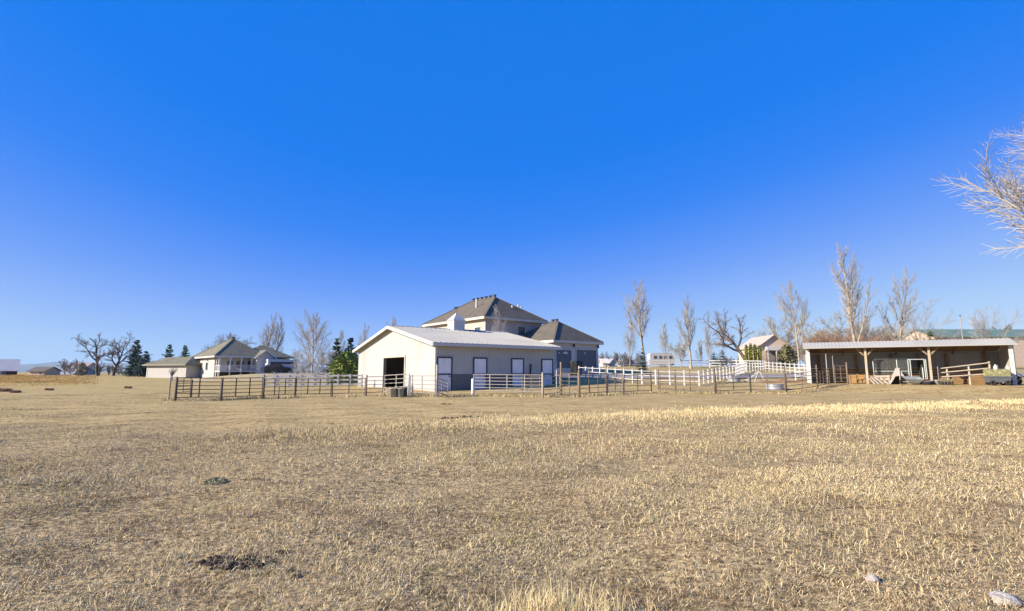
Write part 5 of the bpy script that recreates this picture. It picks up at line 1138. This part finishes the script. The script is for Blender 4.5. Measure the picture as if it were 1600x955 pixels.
# timber rail fence inside the right bays
def shed_rail():
    s0, s1 = sloc(1468, .7), sloc(1549, .7); o = sw(s0, .7); L = s1 - s0; r = thing('pole_fence', 'pale three rail pole fence across the right bay of the open shed', 'fence', o, SANG)
    for z0, z1 in ((1.18, 1.62), (.86, 1.22), (.54, .80)): MB().tube([(0, 0, z0), (L, 0, z1)], .045, 7).build('rail', wood_pale, r)
    for f, h in ((.0, 1.35), (.17, 1.3), (.60, 1.42), (1.0, 1.72)): MB().tube([(L * f, .09, -.1), (L * f, .09, h)], .06, 8).build('post', wood_pale, r)
shed_rail()
# nursery pots
pots = []
proto = None
for i in range(8):
    c, rw = i % 4, i // 4; s = sloc(1470 + 5.4 * c, -.25 - .45 * rw); b = sw(s, -.25 - .45 * rw); b.z = ground(b.x, b.y)
    if proto is None:
        proto = thing('potted_plant', '', 'plant', b, 0, 'potted plants by the pole fence'); MB().lathe([(0, 0), (.09, 0), (.12, .2), (.13, .2), (.13, .18), (0, .17)], 14).build('pot', terracotta, proto); f_ = MB(); rg = random.Random(2)
        for k in range(40):
            a = rg.uniform(0, 6.28); e = Vector((.15 * math.cos(a) * rg.random(), .15 * math.sin(a) * rg.random(), rg.uniform(.28, .46))); f_.beam((0, 0, .17), e, .02, .006)
        f_.build('leaves', leaf_sage, proto); o = proto
    else: o = copy_tree(proto)
    o.location = b; o['label'] = ('back' if rw == 0 else 'front') + ' row potted plant, ' + ['leftmost', 'second from left', 'third from left', 'rightmost'][c] + ' of four, by the pole fence'
def hay_cart():
    s = sloc(1558.5, -.55); b = sw(s, -.55); b.z = ground(b.x, b.y); an = SANG + .1; r = thing('utility_cart', 'dark low utility cart parked at the right end of the shed', 'cart', b, an)
    bt = MB(); bt.add([(-.56, -.35, .22), (.56, -.35, .22), (.56, .35, .22), (-.56, .35, .22), (-.64, -.45, .62), (.64, -.45, .62), (.64, .45, .62), (-.64, .45, .62)], [(3, 2, 1, 0), (4, 5, 6, 7), (0, 1, 5, 4), (1, 2, 6, 5), (2, 3, 7, 6), (3, 0, 4, 7)]); bt.build('bed', slate_plastic, r)
    rm = MB(); rm.box(-.67, -.48, .60, .67, -.451, .66); rm.box(-.67, .451, .60, .67, .48, .66); rm.box(-.67, -.45, .60, -.642, .45, .66); rm.box(.642, -.45, .60, .67, .45, .66); rm.build('rim', slate_plastic, r)
    for x in (-.42, .42):
        for y in (-.36, .36): MB().torus((x, y, .19), (0, 1, 0), .12, .065, 16, 8).build('wheel', rubber, r)
    MB().tube([(.6, 0, .3), (1.0, -.1, .28), (1.5, -.2, .75)], .025, 6).build('handle', iron, r)
    rng = random.Random(5); q = MB(); q.box(-.6, -.42, 0, .6, .42, .5)
    for k in range(700):
        f = rng.choice([0, 1, 2, 3]); x, y, z = rng.uniform(-.6, .6), rng.uniform(-.42, .42), rng.uniform(0, .5)
        if f == 0: y = -.42
        elif f == 1: z = .5
        elif f == 2: x = -.6
        else: x = .6
        d = Vector((rng.gauss(0, 1), rng.gauss(0, 1), rng.gauss(0, .8))).normalized() * rng.uniform(.04, .11); c = Vector((x, y, z)); q.tube([c - d, c + d], .007, 3, cap=False)
    hb = q.build('bale', hay); tag(hb, 'square greenish hay bale loaded on the dark utility cart', 'hay bale', None, b + Vector((0, 0, .63)), an)
    b0 = b.copy()
    s = sloc(1569, .75); b = sw(s, .75); b.z = ground(b.x, b.y); r = thing('quad_bike', 'dark quad bike parked behind the hay bale in the shed corner', 'quad bike', b, SANG - .35)
    bd = MB(); bd.prism([(x, -.3, z) for x, z in [(-.85, .45), (.85, .45), (.95, .75), (.55, .98), (.1, .86), (-.55, .92), (-.9, .8)]], (0, .6, 0)); bd.build('body', black_plastic, r)
    fd = MB()
    for x in (-.62, .62): fd.prism([(x - .36, -.55, .62), (x - .2, -.55, .82), (x + .2, -.55, .82), (x + .36, -.55, .62)], (0, 1.1, 0))
    fd.build('fender', slate_plastic, r)
    for x in (-.62, .62):
        for y in (-.45, .45): MB().torus((x, y, .3), (0, 1, 0), .19, .11, 18, 8).build('wheel', rubber, r)
    hb = MB(); hb.tube([(.35, 0, .95), (.15, 0, 1.18)], .03, 6); hb.tube([(.1, -.4, 1.22), (.15, 0, 1.18), (.1, .4, 1.22)], .022, 6); hb.build('handlebar', iron, r)
    MB().box(-.55, -.18, .93, .55, .18, 1.04).build('saddle', black_plastic, r)
    def jug(pos, lab):
        j = thing('jug', lab, 'jug', pos, an, 'white jugs by the hay bale'); MB().lathe([(0, 0), (.11, 0), (.125, .03), (.125, .22), (.05, .31), (.05, .34)], 16).build('body', white_plastic, j, True); MB().lathe([(.055, .341), (.055, .38), (0, .38)], 12).build('cap', white_plastic, j); MB().tube([(.05, 0, .33), (.14, 0, .30), (.13, 0, .18)], .016, 6).build('handle', white_plastic, j)
    top = b0 + Vector((.12, .18, .63 + .50)); jug(top, 'white jug standing on top of the hay bale')
    q_ = sw(sloc(1576.5, .72), .72); jug(Vector((q_.x, q_.y, b.z + 1.042)), 'white jug standing on the dark quad bike by the right shed post')
hay_cart()
p_ = sw(sloc(1443, .2), .2); p_.z = ground(p_.x, p_.y); tag(MB().tube([(0, 0, -.1), (0, 0, 1.3)], .035, 8).build('marker_stake', white_plastic), 'thin white stake standing by the orange tub', 'stake', None, p_)
b = gat(1511, 100); H_ = at(1511, 494, 100).z - b.z; r_ = thing('utility_pole', 'thin utility pole in front of the green roof', 'pole', b); MB().tube([(0, 0, -.3), (0, 0, H_)], [.12, .07], 8).build('shaft', bark_grey, r_); MB().lathe([(.08, 0), (.13, .04), (.1, .2), (0, .25)], 8, (0, 0, H_)).build('cap', iron, r_)
